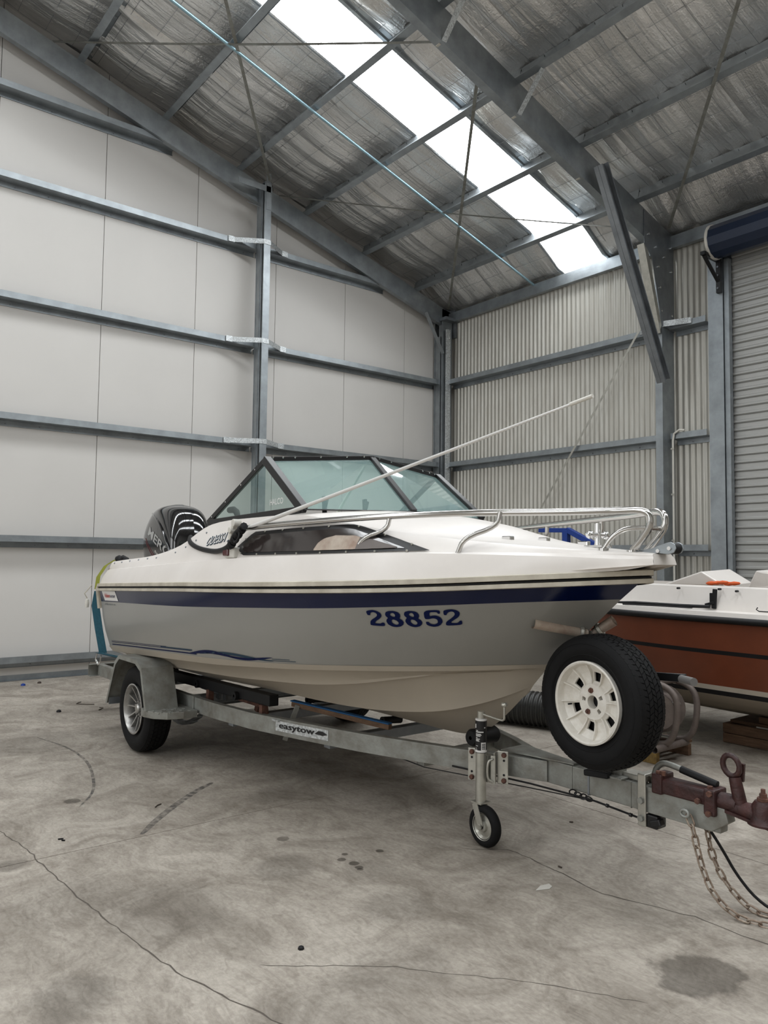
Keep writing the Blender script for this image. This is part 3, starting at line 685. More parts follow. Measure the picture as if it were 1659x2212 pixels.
DIG = [[[(-3.0422,1.1378),(-3.0257,1.1435),(-3.0061,1.146),(-2.9868,1.1419),(-2.973,1.1327),(-2.971,1.1214),(-2.975,1.113),(-2.9875,1.1026),(-3.0062,1.0918),(-3.0134,1.0848),(-3.0152,1.0791),(-2.9879,1.0795),(-2.9825,1.0847),(-2.9705,1.0846),(-2.9719,1.0661),(-3.0394,1.0679),(-3.0408,1.0751),(-3.0354,1.0887),(-3.0242,1.0985),(-3.0059,1.1083),(-2.9942,1.117),(-2.991,1.1237),(-2.9947,1.1318),(-3.0066,1.1355),(-3.0188,1.1323),(-3.0237,1.1272),(-3.0258,1.1189),(-3.0402,1.1188)]],[[(-2.9515,1.1288),(-2.9445,1.1389),(-2.9283,1.1444),(-2.907,1.1454),(-2.8897,1.1413),(-2.8826,1.1287),(-2.8862,1.1171),(-2.8938,1.1087),(-2.8828,1.101),(-2.8804,1.0897),(-2.8881,1.0779),(-2.9026,1.069),(-2.9223,1.0647),(-2.9418,1.067),(-2.9552,1.0762),(-2.9593,1.0908),(-2.9545,1.1009),(-2.9446,1.1095),(-2.9526,1.1189)],[(-2.9294,1.1282),(-2.9213,1.1344),(-2.9103,1.1355),(-2.9061,1.126),(-2.9111,1.115),(-2.9219,1.1178),(-2.9289,1.1217)],[(-2.932,1.0987),(-2.9245,1.1033),(-2.9114,1.0997),(-2.9042,1.0902),(-2.9061,1.0819),(-2.9166,1.0765),(-2.9286,1.0792),(-2.935,1.0887)]],[[(-2.8642,1.1327),(-2.8572,1.1427),(-2.8416,1.1482),(-2.8211,1.1491),(-2.8047,1.145),(-2.7987,1.1324),(-2.8027,1.1209),(-2.8102,1.1125),(-2.8004,1.1048),(-2.7987,1.0936),(-2.8064,1.0818),(-2.82,1.073),(-2.838,1.0689),(-2.8557,1.0714),(-2.8685,1.0805),(-2.8723,1.095),(-2.8674,1.105),(-2.8578,1.1136),(-2.8654,1.123)],[(-2.843,1.132),(-2.8351,1.1382),(-2.8247,1.1393),(-2.821,1.1298),(-2.8262,1.1189),(-2.8362,1.1217),(-2.8428,1.1256)],[(-2.8462,1.1028),(-2.839,1.1073),(-2.827,1.1036),(-2.8207,1.0942),(-2.8227,1.086),(-2.8326,1.0806),(-2.8435,1.0834),(-2.8492,1.0929)]],[[(-2.7717,1.1528),(-2.7025,1.1594),(-2.7063,1.1411),(-2.7161,1.1398),(-2.7169,1.1455),(-2.7235,1.1478),(-2.7497,1.1457),(-2.7558,1.1262),(-2.741,1.1307),(-2.7273,1.1313),(-2.7147,1.1257),(-2.7097,1.1137),(-2.7123,1.1007),(-2.7255,1.0865),(-2.74,1.0784),(-2.7576,1.075),(-2.7724,1.0769),(-2.785,1.0835),(-2.7834,1.0982),(-2.7705,1.0987),(-2.7688,1.0917),(-2.7591,1.0873),(-2.7482,1.0878),(-2.7374,1.0931),(-2.732,1.0998),(-2.7303,1.1112),(-2.7381,1.1164),(-2.7488,1.1165),(-2.7635,1.112),(-2.783,1.1111)]],[[(-2.6888,1.1561),(-2.6714,1.1616),(-2.6515,1.1646),(-2.6355,1.1614),(-2.6259,1.1522),(-2.6301,1.1393),(-2.6417,1.1261),(-2.6688,1.1089),(-2.6787,1.1021),(-2.6807,1.0971),(-2.6578,1.098),(-2.6488,1.1033),(-2.6443,1.1089),(-2.6334,1.111),(-2.6408,1.0897),(-2.7061,1.0825),(-2.703,1.0946),(-2.6945,1.1046),(-2.6734,1.1184),(-2.6557,1.1319),(-2.6479,1.1418),(-2.6477,1.1498),(-2.6551,1.1543),(-2.6675,1.1506),(-2.6779,1.1438),(-2.6829,1.135),(-2.6947,1.1342)]]]
for dgt, nm in zip(DIG, '28852'):
    decal([[chaikin(r, 2) for r in dgt]], navy_vinyl, boat, 'registration_digit', T_hull, .003)
# pinstripes along the lower edge of the topsides
def stripe(u0, u1, dz, hh, m, taper=False):
    a = [LS[0]+(LS[1]-LS[0])*0]; P = []
    n_ = 60; top = []; bot = []
    for i in range(n_+1):
        x = u0+(u1-u0)*i/n_
        z = float(np.interp(x, [p.x for p in LS], [p.z for p in LS]))+dz
        k = (1-i/n_) if taper else 1
        top.append(on_side(T_hull, x, z+hh*k, .003)); bot.append(on_side(T_hull, x, z, .003))
    return MB().grid([bot, top]).build('pinstripe', m, boat, 0)
stripe(-6.18, -4.55, .012, .008, navy_vinyl); stripe(-6.18, -4.62, .032, .004, navy_vinyl); stripe(-6.18, -5.0, .042, .003, navy_vinyl); stripe(-5.1, -4.6, .034, .008, teal_letter)
def wave(x0, x1, amp, ph, w0, dz, m):
    n_ = 24; top = []; bot = []
    for i in range(n_+1):
        u = i/n_; x = x0+(x1-x0)*u; zb = float(np.interp(x, [p.x for p in LS], [p.z for p in LS]))+dz+amp*math.sin(u*PI*1.5+ph)
        th = w0*math.sin(PI*u)**.7+.0008
        top.append(on_side(T_hull, x, zb+th/2, .004)); bot.append(on_side(T_hull, x, zb-th/2, .004))
    MB().grid([bot, top]).build('wave_graphic', m, boat, 0)
wave(-4.66, -4.08, .014, -.8, .020, .026, navy_vinyl); wave(-4.50, -3.75, .014, -.2, .014, .026, teal_letter); wave(-4.25, -3.75, .010, 2.4, .014, .024, navy_vinyl)
stripe(-3.76, -3.62, .022, .003, teal_letter); stripe(-3.80, -3.58, .013, .003, teal_letter)
# maker's badge near the stern
decal([[[(-6.30, 1.108), (-5.95, 1.118), (-5.89, 1.046), (-6.235, 1.034)]]], white_letter, boat, 'badge', T_hull, .003)
text_decal('Vickers', red_letter, boat, 'badge_lettering', T_hull, -6.22, -6.08, 1.060, 1.066, .030, .006, .03, .2)
text_decal('EASYCRAFT', navy_vinyl, boat, 'badge_lettering', T_hull, -6.07, -5.945, 1.066, 1.070, .018, .006, .03, .2)
text_decal('DISTRIBUTORS EST. 1974', teal_letter, boat, 'small_lettering', T_hull, -6.24, -5.97, 1.0, 1.007, .011, .003, .0, 0)

# rub rail
def rail_band(dh0, dh1, dz0, dz1, nm, m, x_end=None):
    mb = MB()
    n_ = NS
    for s in (1, -1):
        prof = [(dh0, dz0), (dh1, dz0+.004), (dh1, dz1-.004), (dh0, dz1)]
        rows = []
        for (a, b) in prof:
            r = []
            for i, p in enumerate(LR):
                q0, q1 = LR[max(i-1, 0)], LR[min(i+1, NS-1)]; t_ = V((q1.x-q0.x, q1.y-q0.y)); t_.normalize(); nx, ny = -t_.y, t_.x
                if ny < 0: nx, ny = -nx, -ny
                if i == NS-1: nx, ny = 1, 0
                r.append((p.x+nx*a, BY-s*(p.y+ny*a), p.z+b))
            rows.append(r)
        mb.grid(rows)
    return mb.build(nm, m, boat, 40)
rail_band(-.01, .022, -.006, .024, 'rub_rail', rail_cream)
rail_band(-.01, .022, -.040, -.014, 'rub_rail', rail_cream)
rail_band(-.01, .012, -.018, -.004, 'rub_rail_insert', black)
# rail turning down round the quarter
for s in (1, -1):
    MB().tube([(-6.36, BY-s*.955, 1.145), (-6.41, BY-s*.945, 1.125), (-6.435, BY-s*.93, 1.06), (-6.43, BY-s*.92, .96)], .020, 8).build('quarter_rail', rail_cream, boat, 60)

# deck moulding: control lines
D0 = [(-6.36,.95,1.160),(-6.0,.966,1.174),(-5.5,.989,1.193),(-5.0,.998,1.213),(-4.5,.997,1.230),(-4.0,.976,1.246),(-3.5,.908,1.263),(-3.0,.783,1.287),(-2.7,.655,1.302),(-2.4,.475,1.324),(-2.2,.315,1.340),(-2.0,.15,1.358),(-1.87,.09,1.385)]
D1 = [(-6.33,.90,1.273),(-6.0,.915,1.290),(-5.5,.932,1.315),(-5.0,.938,1.341),(-4.5,.935,1.365),(-4.0,.915,1.392),(-3.5,.846,1.409),(-3.0,.722,1.423),(-2.7,.598,1.424),(-2.4,.435,1.420),(-2.2,.29,1.416),(-2.0,.135,1.408),(-1.875,.085,1.412)]
D2 = [(-6.32,.892,1.276),(-6.0,.905,1.294),(-5.5,.915,1.320),(-5.0,.90,1.346),(-4.5,.89,1.370),(-4.0,.862,1.396),(-3.5,.79,1.412),(-3.0,.665,1.427),(-2.7,.545,1.430),(-2.4,.39,1.432),(-2.2,.255,1.430),(-2.0,.12,1.424),(-1.88,.078,1.420)]
D3 = [(-6.30,.87,1.342),(-6.0,.87,1.362),(-5.5,.855,1.396),(-5.08,.825,1.470),(-4.72,.77,1.607),(-4.1,.76,1.636),(-3.6,.735,1.628),(-3.1,.600,1.545),(-2.75,.465,1.500),(-2.42,.32,1.468),(-2.2,.215,1.450),(-2.0,.11,1.437),(-1.885,.07,1.432)]
ND = 61
d0, d1, d2, d3 = (spl(t, ND) for t in (D0, D1, D2, D3))
def crease(a, b, f, dh, dz): return mixl(a, b, f, dh, dz)
CEN = [(-3.60, 1.680), (-3.3, 1.655), (-3.05, 1.615), (-2.9, 1.578), (-2.78, 1.535), (-2.68, 1.505), (-2.5, 1.488), (-2.3, 1.468), (-2.1, 1.452), (-1.885, 1.436)]
def cenz(x): return float(np.interp(x, [c[0] for c in CEN], [c[1] for c in CEN]))
mb = MB()
iw = min(range(ND), key=lambda i: abs(d3[i].x+3.66))     # where the cabin roof starts
for s in (1, -1):
    mb.grid(side([d0, mixl(d0, d1, .5, .008), d1], s)); mb.grid(side([d1, d2], s)); mb.grid(side([d2, mixl(d2, d3, .5, .006), mixl(d2, d3, .86, .004), d3], s))
    # coaming top and inner liner aft of the roof
    inn = [V((p.x, p.y-.06, p.z+.002)) for p in d3[:iw+1]]; low = [V((p.x, p.y-.08, .70)) for p in d3[:iw+1]]
    mb.grid(side([d3[:iw+1], inn], s)); mb.grid(side([inn, low], s))
    # roof
    rf = d3[iw:]
    rows = []
    for f in (1, .93, .8, .55, .3, 0):
        r = []
        for p in rf:
            zc = max(cenz(p.x), p.z); z = p.z+(zc-p.z)*(1-f**2.2)
            r.append(V((p.x + (1-f*f)*(.10 if p.x < -3.4 else .0)*(1-(p.x+3.66)/.26 if p.x < -3.4 else 0), p.y*f, z)))
        rows.append(r)
    mb.grid(side(rows, s))
# nose cap, dash bulkhead, transom top
nb = [d0[-1], d1[-1], d2[-1], d3[-1]]
cap = [W(p, 1) for p in nb]+[W(p, -1) for p in nb[::-1]]; mb.add(cap, [tuple(range(8))])
mb.add([(-1.87, BY-.09, 1.385), (-1.87, BY+.09, 1.385), (-2.25, BY+.34, 1.345), (-2.25, BY-.34, 1.345)], [(0, 1, 2, 3)])
rp_ = [W(d3[iw], 1), (-3.6, BY-.35, 1.676), (-3.56, BY, 1.68), (-3.6, BY+.35, 1.676), W(d3[iw], -1)]
mb.add(rp_+[(-3.95, p[1], 1.56) for p in rp_]+[(-4.0, p[1], .75) for p in rp_], [(i, i+1, 6+i, 5+i) for i in range(4)]+[(5+i, 6+i, 11+i, 10+i) for i in range(4)])
tp = [W(d0[0], 1), W(d1[0], 1), W(d3[0], 1), (-6.28, BY-.5, 1.30), (-6.28, BY-.32, 1.10), (-6.28, BY+.32, 1.10), (-6.28, BY+.5, 1.30), W(d3[0], -1), W(d1[0], -1), W(d0[0], -1)]
mb.add(tp, [tuple(range(10))]); mb.add([(p[0]+(.12 if i in (2, 3, 4, 5, 6, 7) else 0), p[1], p[2]) for i, p in enumerate(tp)], [tuple(range(10))])
for i in range(2, 7): mb.add([tp[i], tp[i+1], (tp[i+1][0]+.12, tp[i+1][1], tp[i+1][2]), (tp[i][0]+.12, tp[i][1], tp[i][2])], [(0, 1, 2, 3)])
deck = mb.build('deck', white_gel, boat, 28)
T_deck = bvh(deck)
MB().box(-6.2, -4.1, BY-.66, BY+.66, .72, .74).build('cockpit_floor', white_pl, boat, 0)
# snap studs along the coaming
mb = MB()
for x in list(np.arange(-6.22, -5.2, .17))+[-5.08, -4.95, -4.83, -4.72]:
    z = float(np.interp(x, [-6.3, -5.5, -5.2, -4.9, -4.7], [1.325, 1.375, 1.385, 1.47, 1.56])); p = on_side(T_deck, x, z, .0)
    if p: mb.cyl(p+V((0, .004, 0)), p-V((0, .005, 0)), .0065, 8)
mb.build('snap_studs', galv_dark, boat, 0, kind='stuff')
# side windows
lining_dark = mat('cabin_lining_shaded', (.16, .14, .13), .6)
smoke_dark = mat('smoked_window_pane', (.035, .028, .026), .12, 0, coat=.3)
def window(s):
    def strip(bot, top, offs, x0, x1, n_=40):
        R_ = []
        for i in range(n_+1):
            x = x0+(x1-x0)*i/n_; zb = np.interp(x, [p[0] for p in bot], [p[1] for p in bot]); zt = np.interp(x, [p[0] for p in top], [p[1] for p in top])
            col_ = []
            for k in range(7):
                p = on_side(T_deck, x, float(zb+(zt-zb)*k/6), offs); col_.append(p if s > 0 else V((p.x, 2*BY-p.y, p.z)))
            R_.append(col_)
        return R_
    bo_ = [(-4.19, 1.451), (-4.10, 1.403), (-3.5, 1.415), (-2.77, 1.434)]; to_ = [(-4.19, 1.454), (-4.06, 1.543), (-3.28, 1.572), (-3.22, 1.562), (-2.77, 1.436)]
    bi_ = [(-4.135, 1.451), (-4.075, 1.420), (-3.5, 1.430), (-2.90, 1.443)]; ti_ = [(-4.135, 1.454), (-4.035, 1.521), (-3.29, 1.549), (-3.24, 1.542), (-2.90, 1.445)]
    F = strip(bo_, to_, .007, -4.19, -2.77); G = strip(bi_, ti_, .010, -4.135, -2.90)
    fo = MB().grid(F).build('side_window_frame', black_al, boat, 60)
    MB().grid(G).build('side_window_pane', smoke_dark, fo, 60)
    sm = MB()
    for i in range(2, 39, 5):
        for k in (0, 6):
            p = F[i][k]*.94+F[i][3]*.06; sm.cyl(p, p+V((0, -.006*s, 0)), .006, 6)
    sm.build('screws', zinc, fo, 0, kind='stuff')
    if s > 0:
        L_ = strip([(-3.46, 1.432), (-2.95, 1.443)], [(-3.46, 1.44), (-3.44, 1.475), (-3.40, 1.498), (-3.34, 1.510), (-3.22, 1.508), (-3.16, 1.495), (-2.95, 1.446)], .0125, -3.46, -3.18, 16)
        MB().grid(L_).build('cabin_lining_patch', pvc, fo, 60)
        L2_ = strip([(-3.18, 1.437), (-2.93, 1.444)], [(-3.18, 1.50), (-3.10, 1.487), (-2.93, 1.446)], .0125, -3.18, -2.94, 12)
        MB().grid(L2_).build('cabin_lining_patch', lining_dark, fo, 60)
window(1); window(-1)
# name lettering
text_decal('ODESSA', teal_letter, boat, 'name_lettering', T_deck, -4.632, -4.392, 1.462, 1.490, .062, .003, .028, .25)
text_decal('ODESSA', white_letter, boat, 'name_lettering', T_deck, -4.637, -4.397, 1.464, 1.492, .060, .005, .0, .25)
text_decal('550', teal_letter, boat, 'name_lettering', T_deck, -4.365, -4.26, 1.490, 1.500, .050, .003, .028, .25)
text_decal('550', white_letter, boat, 'name_lettering', T_deck, -4.37, -4.265, 1.492, 1.502, .048, .005, .0, .25)
# windscreen
A_ = V((-4.80, .755, 1.622)); B_ = V((-3.68, .712, 1.668)); T_ = V((-4.128, .704, 1.993)); TC = V((-3.984, 0, 2.05)); BC = V((-3.555, 0, 1.684))
wsf = MB()
def wp(p, s=1): return V((p.x, BY-s*p.y, p.z))
for s in (1, -1):
    a, b, t_, tc, bc = wp(A_, s), wp(B_, s), wp(T_, s), wp(TC, s), wp(BC, s)
    wsf.bar(a, b, .022, .040).bar(a, t_, .022, .036).bar(b, t_, .050, .050).bar(t_, tc, .030, .034).bar(b, bc, .014, .008)
wsf.bar(wp(BC), wp(TC), .045, .030, up=(1, 0, 1))
wso = wsf.build('windscreen_frame', black_al, boat, 0, bevel=.004)
for s in (1, -1):
    a, b, t_, tc, bc = wp(A_, s), wp(B_, s), wp(T_, s), wp(TC, s), wp(BC, s)
    MB().add([a, b, t_], [(0, 1, 2)]).build('glass_pane', wing_glass, wso, 0)
    MB().add([b, bc, tc, t_], [(0, 1, 2, 3)]).build('glass_pane', ws_glass, wso, 0)
sm = MB()
for s in (1, -1):
    for t_ in (.06, .15, .26, .5, .75, .92):
        p = wp(T_, s)*(1-t_)+wp(TC, s)*t_; n_ = V((.45, -.3*s, .5)).normalized()*.02; sm.cyl(p, p+n_, .008, 8)
    for t_ in (.1, .35, .62, .85):
        p = wp(A_, s)*(1-t_)+wp(T_, s)*t_; sm.cyl(p, p+V((0, -.016*s, 0)), .006, 6)
sm.build('screws', chrome, wso, 0, kind='stuff')
MB().cyl((-4.02, BY-.03, 2.0), (-4.12, BY-.22, 1.62), .010, 8).build('windscreen_stay', white_pl, wso, 40)
# sticker lettering on the wing pane
vs, fs = text_polys('HALCO', 1, .01)
x0 = min(v[0] for v in vs); x1 = max(v[0] for v in vs)
pts = [V((-4.02+(v[0]-x0)/(x1-x0)*.15, BY-.724-(-4.0+4.2)*.02-.006, 1.705+v[1]*.050+(v[0]-x0)/(x1-x0)*.006)) for v in vs]
MB().add(pts, fs).build('sticker_lettering', white_letter, wso, 0)
# things on the dash seen through the glass
dash = MB().box(-4.25, -3.75, BY-.66, BY+.66, 1.585, 1.625); dash.build('dash', white_pl, boat, 0, bevel=.02)
for (x, y) in ((-3.78, BY-.50), (-3.78, BY-.20)):
    mb = MB().bar((x, y, 1.62), (x-.01, y, 1.76), .018, .03).bar((x+.004, y, 1.70), (x+.02, y, 1.745), .016, .02); mb.build('rod_holder_hook', black, boat, 0, bevel=.004)
MB().tube([(-4.62, BY-.60, 1.50), (-4.66, BY-.60, 1.64), (-4.70, BY-.60, 1.70), (-4.74, BY-.60, 1.715), (-4.80, BY-.60, 1.715)], [.012, .016, .022, .024, .022], 10).build('throttle_lever', black, boat, 60)
# bow rail
RH = .016
def side_pt(x, h, z, s): return V((x, BY-s*h, z))
br = MB()
def smooth_path(P, k=3):
    P = [V(p) for p in P]
    for _ in range(k):
        q = [P[0]]
        for a, b in zip(P[:-1], P[1:]): q += [a*.75+b*.25, a*.25+b*.75]
        q.append(P[-1]); P = q
    return P
posts = []
for s in (1, -1):
    pth = [(-4.10, .85, 1.567), (-3.8, .83, 1.580), (-3.15, .66, 1.608), (-2.62, .46, 1.620), (-2.25, .24, 1.618), (-2.05, .125, 1.622), (-1.915, .062, 1.626), (-1.90, .057, 1.56), (-1.945, .055, 1.50), (-1.998, .055, 1.445)]
    P = smooth_path([side_pt(*p, s) for p in pth[:6]], 2)[:-1]+smooth_path([side_pt(*p, s) for p in pth[5:]], 2)
    MB().tube(P, RH, 12).build('bow_rail', steel, boat, 60)
    for (xt, ht, zt, xf, hf, zf) in ((-3.03, .61, 1.611, -3.19, .70, 1.424), (-2.48, .39, 1.622, -2.63, .52, 1.424)):
        Q = smooth_path([side_pt(xt, ht, zt, s), side_pt(xt-.01, ht+.01, zt-.07, s), side_pt(xf+.03, hf-.01, zf+.075, s), side_pt(xf, hf, zf, s)], 2)
        MB().tube(Q, .012, 10).build('rail_post', steel, boat, 60)
    hp = smooth_path([side_pt(-2.10, .125, 1.452, s), side_pt(-2.065, .11, 1.51, s), side_pt(-2.01, .085, 1.545, s), side_pt(-1.925, .058, 1.545, s)], 2)
    MB().tube(hp, .011, 10).build('rail_loop', steel, boat, 60)
    MB().cyl(side_pt(-1.998, .055, 1.436, s), side_pt(-1.998, .055, 1.447, s), .026, 16).build('rail_foot', steel, boat, 40)
    MB().cyl(side_pt(-2.10, .125, 1.440, s), side_pt(-2.10, .125, 1.456, s), .024, 16).build('rail_foot', steel, boat, 40)
MB().tube([(-1.925, BY-.058, 1.545), (-1.925, BY+.058, 1.545)], .011, 10).build('rail_crossbar', steel, boat, 60)
# mooring bollard and hinges on the foredeck
bl_ = MB().box(-2.27, -2.17, BY-.04, BY+.04, 1.462, 1.472).cyl((-2.22, BY, 1.46), (-2.22, BY, 1.575), .015, 12).cyl((-2.22, BY-.06, 1.52), (-2.22, BY+.06, 1.52), .011, 12)
for y in (-.06, .06): bl_.lathe([(0, -.02), (.016, -.014), (.02, 0), (.016, .014), (0, .02)], (-2.22, BY+y, 1.52), (0, 1, 0), 12)
bl_.build('bollard', chrome, boat, 50)
for (x, y) in ((-2.66, .14), (-2.66, -.14), (-2.45, .2)): MB().box(x-.03, x+.03, BY+y-.015, BY+y+.015, cenz(x)-.01, cenz(x)+.015).build('hatch_hinge', chrome, boat, 0, bevel=.004)
# anchor roller on the nose
ar = MB()
for y in (-.03, .03):
    prf = [(-1.99, 1.440), (-1.86, 1.448), (-1.80, 1.462), (-1.765, 1.475), (-1.755, 1.445), (-1.775, 1.415), (-1.83, 1.412), (-1.92, 1.425)]
    prf = [(-1.845, 1.480), (-1.825, 1.484), (-1.806, 1.474), (-1.800, 1.455), (-1.81, 1.437), (-1.835, 1.430), (-1.88, 1.434), (-2.0, 1.440), (-2.0, 1.446), (-1.92, 1.455)]
    ar.extr([(a, BY+y-.003, b) for a, b in prf], (0, .006, 0))
ar.box(-2.04, -1.86, BY-.03, BY+.03, 1.436, 1.441)
aro = ar.build('anchor_roller_bracket', galv, boat, 0, bevel=.002)
MB().cyl((-1.83, BY-.026, 1.456), (-1.83, BY+.026, 1.456), .024, 16).build('roller', black, aro, 40)
MB().cyl((-1.83, BY-.04, 1.456), (-1.83, BY+.04, 1.456), .009, 8).cyl((-1.885, BY-.038, 1.445), (-1.885, BY+.038, 1.445), .009, 8).build('roller_pin', chrome, aro, 40)
# navigation light on the cabin side
p = on_side(T_deck, -4.20, 1.415, 0); q = on_side(T_deck, -4.20, 1.415, .0)
nl = MB().box(-4.275, -4.155, p.y-.03, p.y+.02, 1.388, 1.452).build('navigation_light', white_pl, boat, 0, bevel=.008)
MB().box(-4.285, -4.215, p.y-.042, p.y-.02, 1.400, 1.450).build('lens', red_lens, nl, 0, bevel=.008)
# whip antenna folded forward along the cabin, with its base
an = thing('whip_antenna', 'long thin white whip antenna folded forward over the windscreen from its bracket', 'antenna', (-4.18, 2.17, 1.55))
base = V((-4.13, 2.20, 1.556)); tip = V((-1.62, 2.20, 1.969))
MB().tube([base, base+(tip-base)*.45, base+(tip-base)*.965], [.013, .009, .0045], 10).build('rod', white_letter, an, 60)
MB().cyl(base+(tip-base)*.962, tip, .0075, 8).build('tip', white_pl, an, 60)
MB().bar((-4.205, 2.165, 1.50), (-4.15, 2.165, 1.60), .045, .03, up=(1, 0, 0)).cyl((-4.15, 2.14, 1.597), (-4.15, 2.19, 1.597), .024, 14).cyl((-4.175, 2.13, 1.555), (-4.175, 2.19, 1.555), .02, 12).build('ratchet_mount', white_pl, an, 0, bevel=.004)
cb = MB()
cb.tube(smooth_path([(-5.02, 2.27, 1.53), (-4.93, 2.22, 1.49), (-4.73, 2.19, 1.448), (-4.48, 2.18, 1.425), (-4.31, 2.16, 1.436), (-4.17, 2.14, 1.465), (-4.10, 2.13, 1.53), (-4.04, 2.15, 1.57)], 2), .016, 8)
cb.tube(smooth_path([(-4.06, 2.14, 1.56), (-4.03, 2.12, 1.50), (-4.09, 2.12, 1.475), (-4.12, 2.14, 1.51)], 2), .007, 6)
for i in range(9):
    t_ = i/8; c = V((-4.17, 2.14, 1.462))*(1-t_)+V((-4.03, 2.15, 1.572))*t_; cb.lathe([(0, -.012), (.022+.006*(i % 2), -.01), (.024, .01), (0, .012)], c, (1, 0, .4), 8)
tag(cb.build('wrapped_cable', black, None, 50), 'black taped cable drooping from the antenna mount across the cabin side toward the outboard', 'cable')

# ------------------------------------------------------------------ outboard motor
MX = -.09
mo = thing('outboard_motor', 'gloss black outboard motor with MERC lettering standing at the boat stern', 'outboard motor', (-6.95, BY, .5))
def superell(cx, cy, z, a, b, e, tilt=0, n=28):
    r = []
    for k in range(n):
        t_ = 2*PI*k/n; c, s_ = math.cos(t_), math.sin(t_)
        x = math.copysign(abs(c)**(2/e), c)*a; y = math.copysign(abs(s_)**(2/e), s_)*b
        r.append((cx+x, cy+y, z+tilt*x))
    return r
secs = [(-6.93,1.22,.30,.19,4.5,0),(-6.94,1.30,.345,.215,4.5,0),(-6.95,1.40,.365,.225,4.5,0),(-6.96,1.52,.375,.228,4.2,.02),(-6.97,1.62,.37,.225,3.8,.03),(-6.97,1.72,.345,.215,2.8,.02),(-6.965,1.79,.305,.195,2.6,0),(-6.96,1.84,.25,.165,2.5,-.02),(-6.96,1.87,.17,.12,2.3,-.02),(-6.96,1.885,.08,.06,2,0)]
rows = [superell(cx+MX, BY, z, a*1.06, b*1.06, e, t_) for (cx, z, a, b, e, t_) in secs]
mb = MB(); mb.grid([r+[r[0]] for r in rows]); mb.add(rows[-1], [tuple(range(28))]); mb.add(rows[0], [tuple(range(28))])
cowl = mb.build('cowl', gloss_black, mo, 180)
sd = cowl.modifiers.new('s', 'SUBSURF'); sd.levels = 2; sd.render_levels = 2
# raised shoulder bands of the cowl
for s in (1, -1):
    P = smooth_path([(-6.60+MX, BY-s*.20, 1.36), (-6.66+MX, BY-s*.235, 1.52), (-6.80+MX, BY-s*.235, 1.67), (-7.0+MX, BY-s*.21, 1.77), (-7.18+MX, BY-s*.16, 1.80)], 2)
    MB().tube(P, .012, 8).build('cowl_moulding', gloss_black, cowl, 60)
MB().box(-7.05, -6.75, BY-.09, BY+.09, .75, 1.25).build('midsection', black_al, mo, 0, bevel=.03)
MB().box(-6.80, -6.45, BY-.16, BY+.16, .80, 1.12).build('clamp_bracket', black_al, mo, 0, bevel=.02)
MB().lathe([(0, -.35), (.03, -.3), (.05, -.15), (.05, .1), (.03, .2)], (-6.95, BY, .42), (1, 0, 0), 16).bar((-6.92, BY, .40), (-6.92, BY, .8), .05, .22, up=(1, 0, 0)).build('gearcase', black_al, mo, 40)
bpy.context.view_layer.update(); _ev = cowl.evaluated_get(bpy.context.evaluated_depsgraph_get()); _me = _ev.to_mesh()
T_cowl = BVHTree.FromPolygons([v.co+ROOT[cowl.name] for v in _me.vertices], [tuple(p.vertices) for p in _me.polygons]); _ev.to_mesh_clear()
grey_letter = mat('grey_vinyl', (.42, .42, .41), .4)
dark_red = mat('dark_red_vinyl', (.10, .012, .014), .35)
def cowl_text(s_, m, x0, z0, dx, dz, h, bold=.02, name='lettering'):
    vs, fs = text_polys(s_, 1, bold); a = min(v[0] for v in vs); b = max(v[0] for v in vs); out = []
    L_ = math.hypot(dx, dz)
    for v in vs:
        u = (v[0]-a)/(b-a); x = x0+dx*u-dz/L_*v[1]*h; z = z0+dz*u+dx/L_*v[1]*h; out.append(on_side(T_cowl, x, z, .003))
    if all(o is not None for o in out): MB().add(out, fs).build(name, m, cowl, 0)
cowl_text('MERC', grey_letter, -7.19, 1.60, .47, -.22, .115)
cowl_text('EFI', white_pl, -7.0, 1.43, .09, -.05, .03, .01)
for k in range(2):
    pts = [on_side(T_cowl, -7.24+.34*t_, 1.56-.03*k-.22*t_-.08*t_*(1-t_), 0) for t_ in np.linspace(0, 1, 9)]
    if all(pts): MB().tube([p-V((0, .001, 0)) for p in pts], .0035, 6).build('red_stripe', dark_red, cowl, 60)

# ratchet strap over the stern quarter
def web(pts, wd, axis, m, name, parent):
    mb = MB(); a = V(axis).normalized()*wd/2; P = [V(p) for p in pts]; mb.grid([[p-a for p in P], [p+a for p in P]]); nn_ = V((0, 0, 0))
    d = (P[-1]-P[0]).normalized().cross(V(axis)).normalized()*.003
    mb.grid([[p-a+d for p in P], [p+a+d for p in P]]); return mb.build(name, m, parent, 60)
stp = thing('tie_down_strap', 'teal and yellow ratchet strap tying the stern quarter down to the trailer', 'strap', (-6.45, 2.1, .6))
web([(-6.435, 2.115, 1.10), (-6.445, 2.10, .98), (-6.41, 2.12, .80), (-6.375, 2.15, .60)], .065, (.62, .78, 0), teal, 'webbing', stp)
web([(-6.30, 2.20, 1.36), (-6.35, 2.14, 1.31), (-6.40, 2.10, 1.22), (-6.435, 2.10, 1.12)], .035, (.5, .8, .3), strap_yellow, 'webbing', stp)
web([(-6.40, 2.12, .60), (-6.0, 2.16, .60), (-5.85, 2.3, .60)], .05, (0, 1, 0), teal, 'webbing', stp)
MB().tube([(-6.42, 2.12, .60), (-6.46, 2.12, .54), (-6.43, 2.13, .50), (-6.38, 2.13, .52), (-6.36, 2.13, .58)], .006, 6).build('hook', chrome, stp, 60)
mb = MB()
for i in range(7): mb.lathe([(0, -.02), (.022, -.012), (.026, 0), (.018, .014), (0, .02)], (-6.30+.035*i, 2.22+.01*math.sin(i*3), 1.365+.008*math.sin(i*2)), (1, .3, .2), 8)
mb.build('ratchet', black, stp, 50)
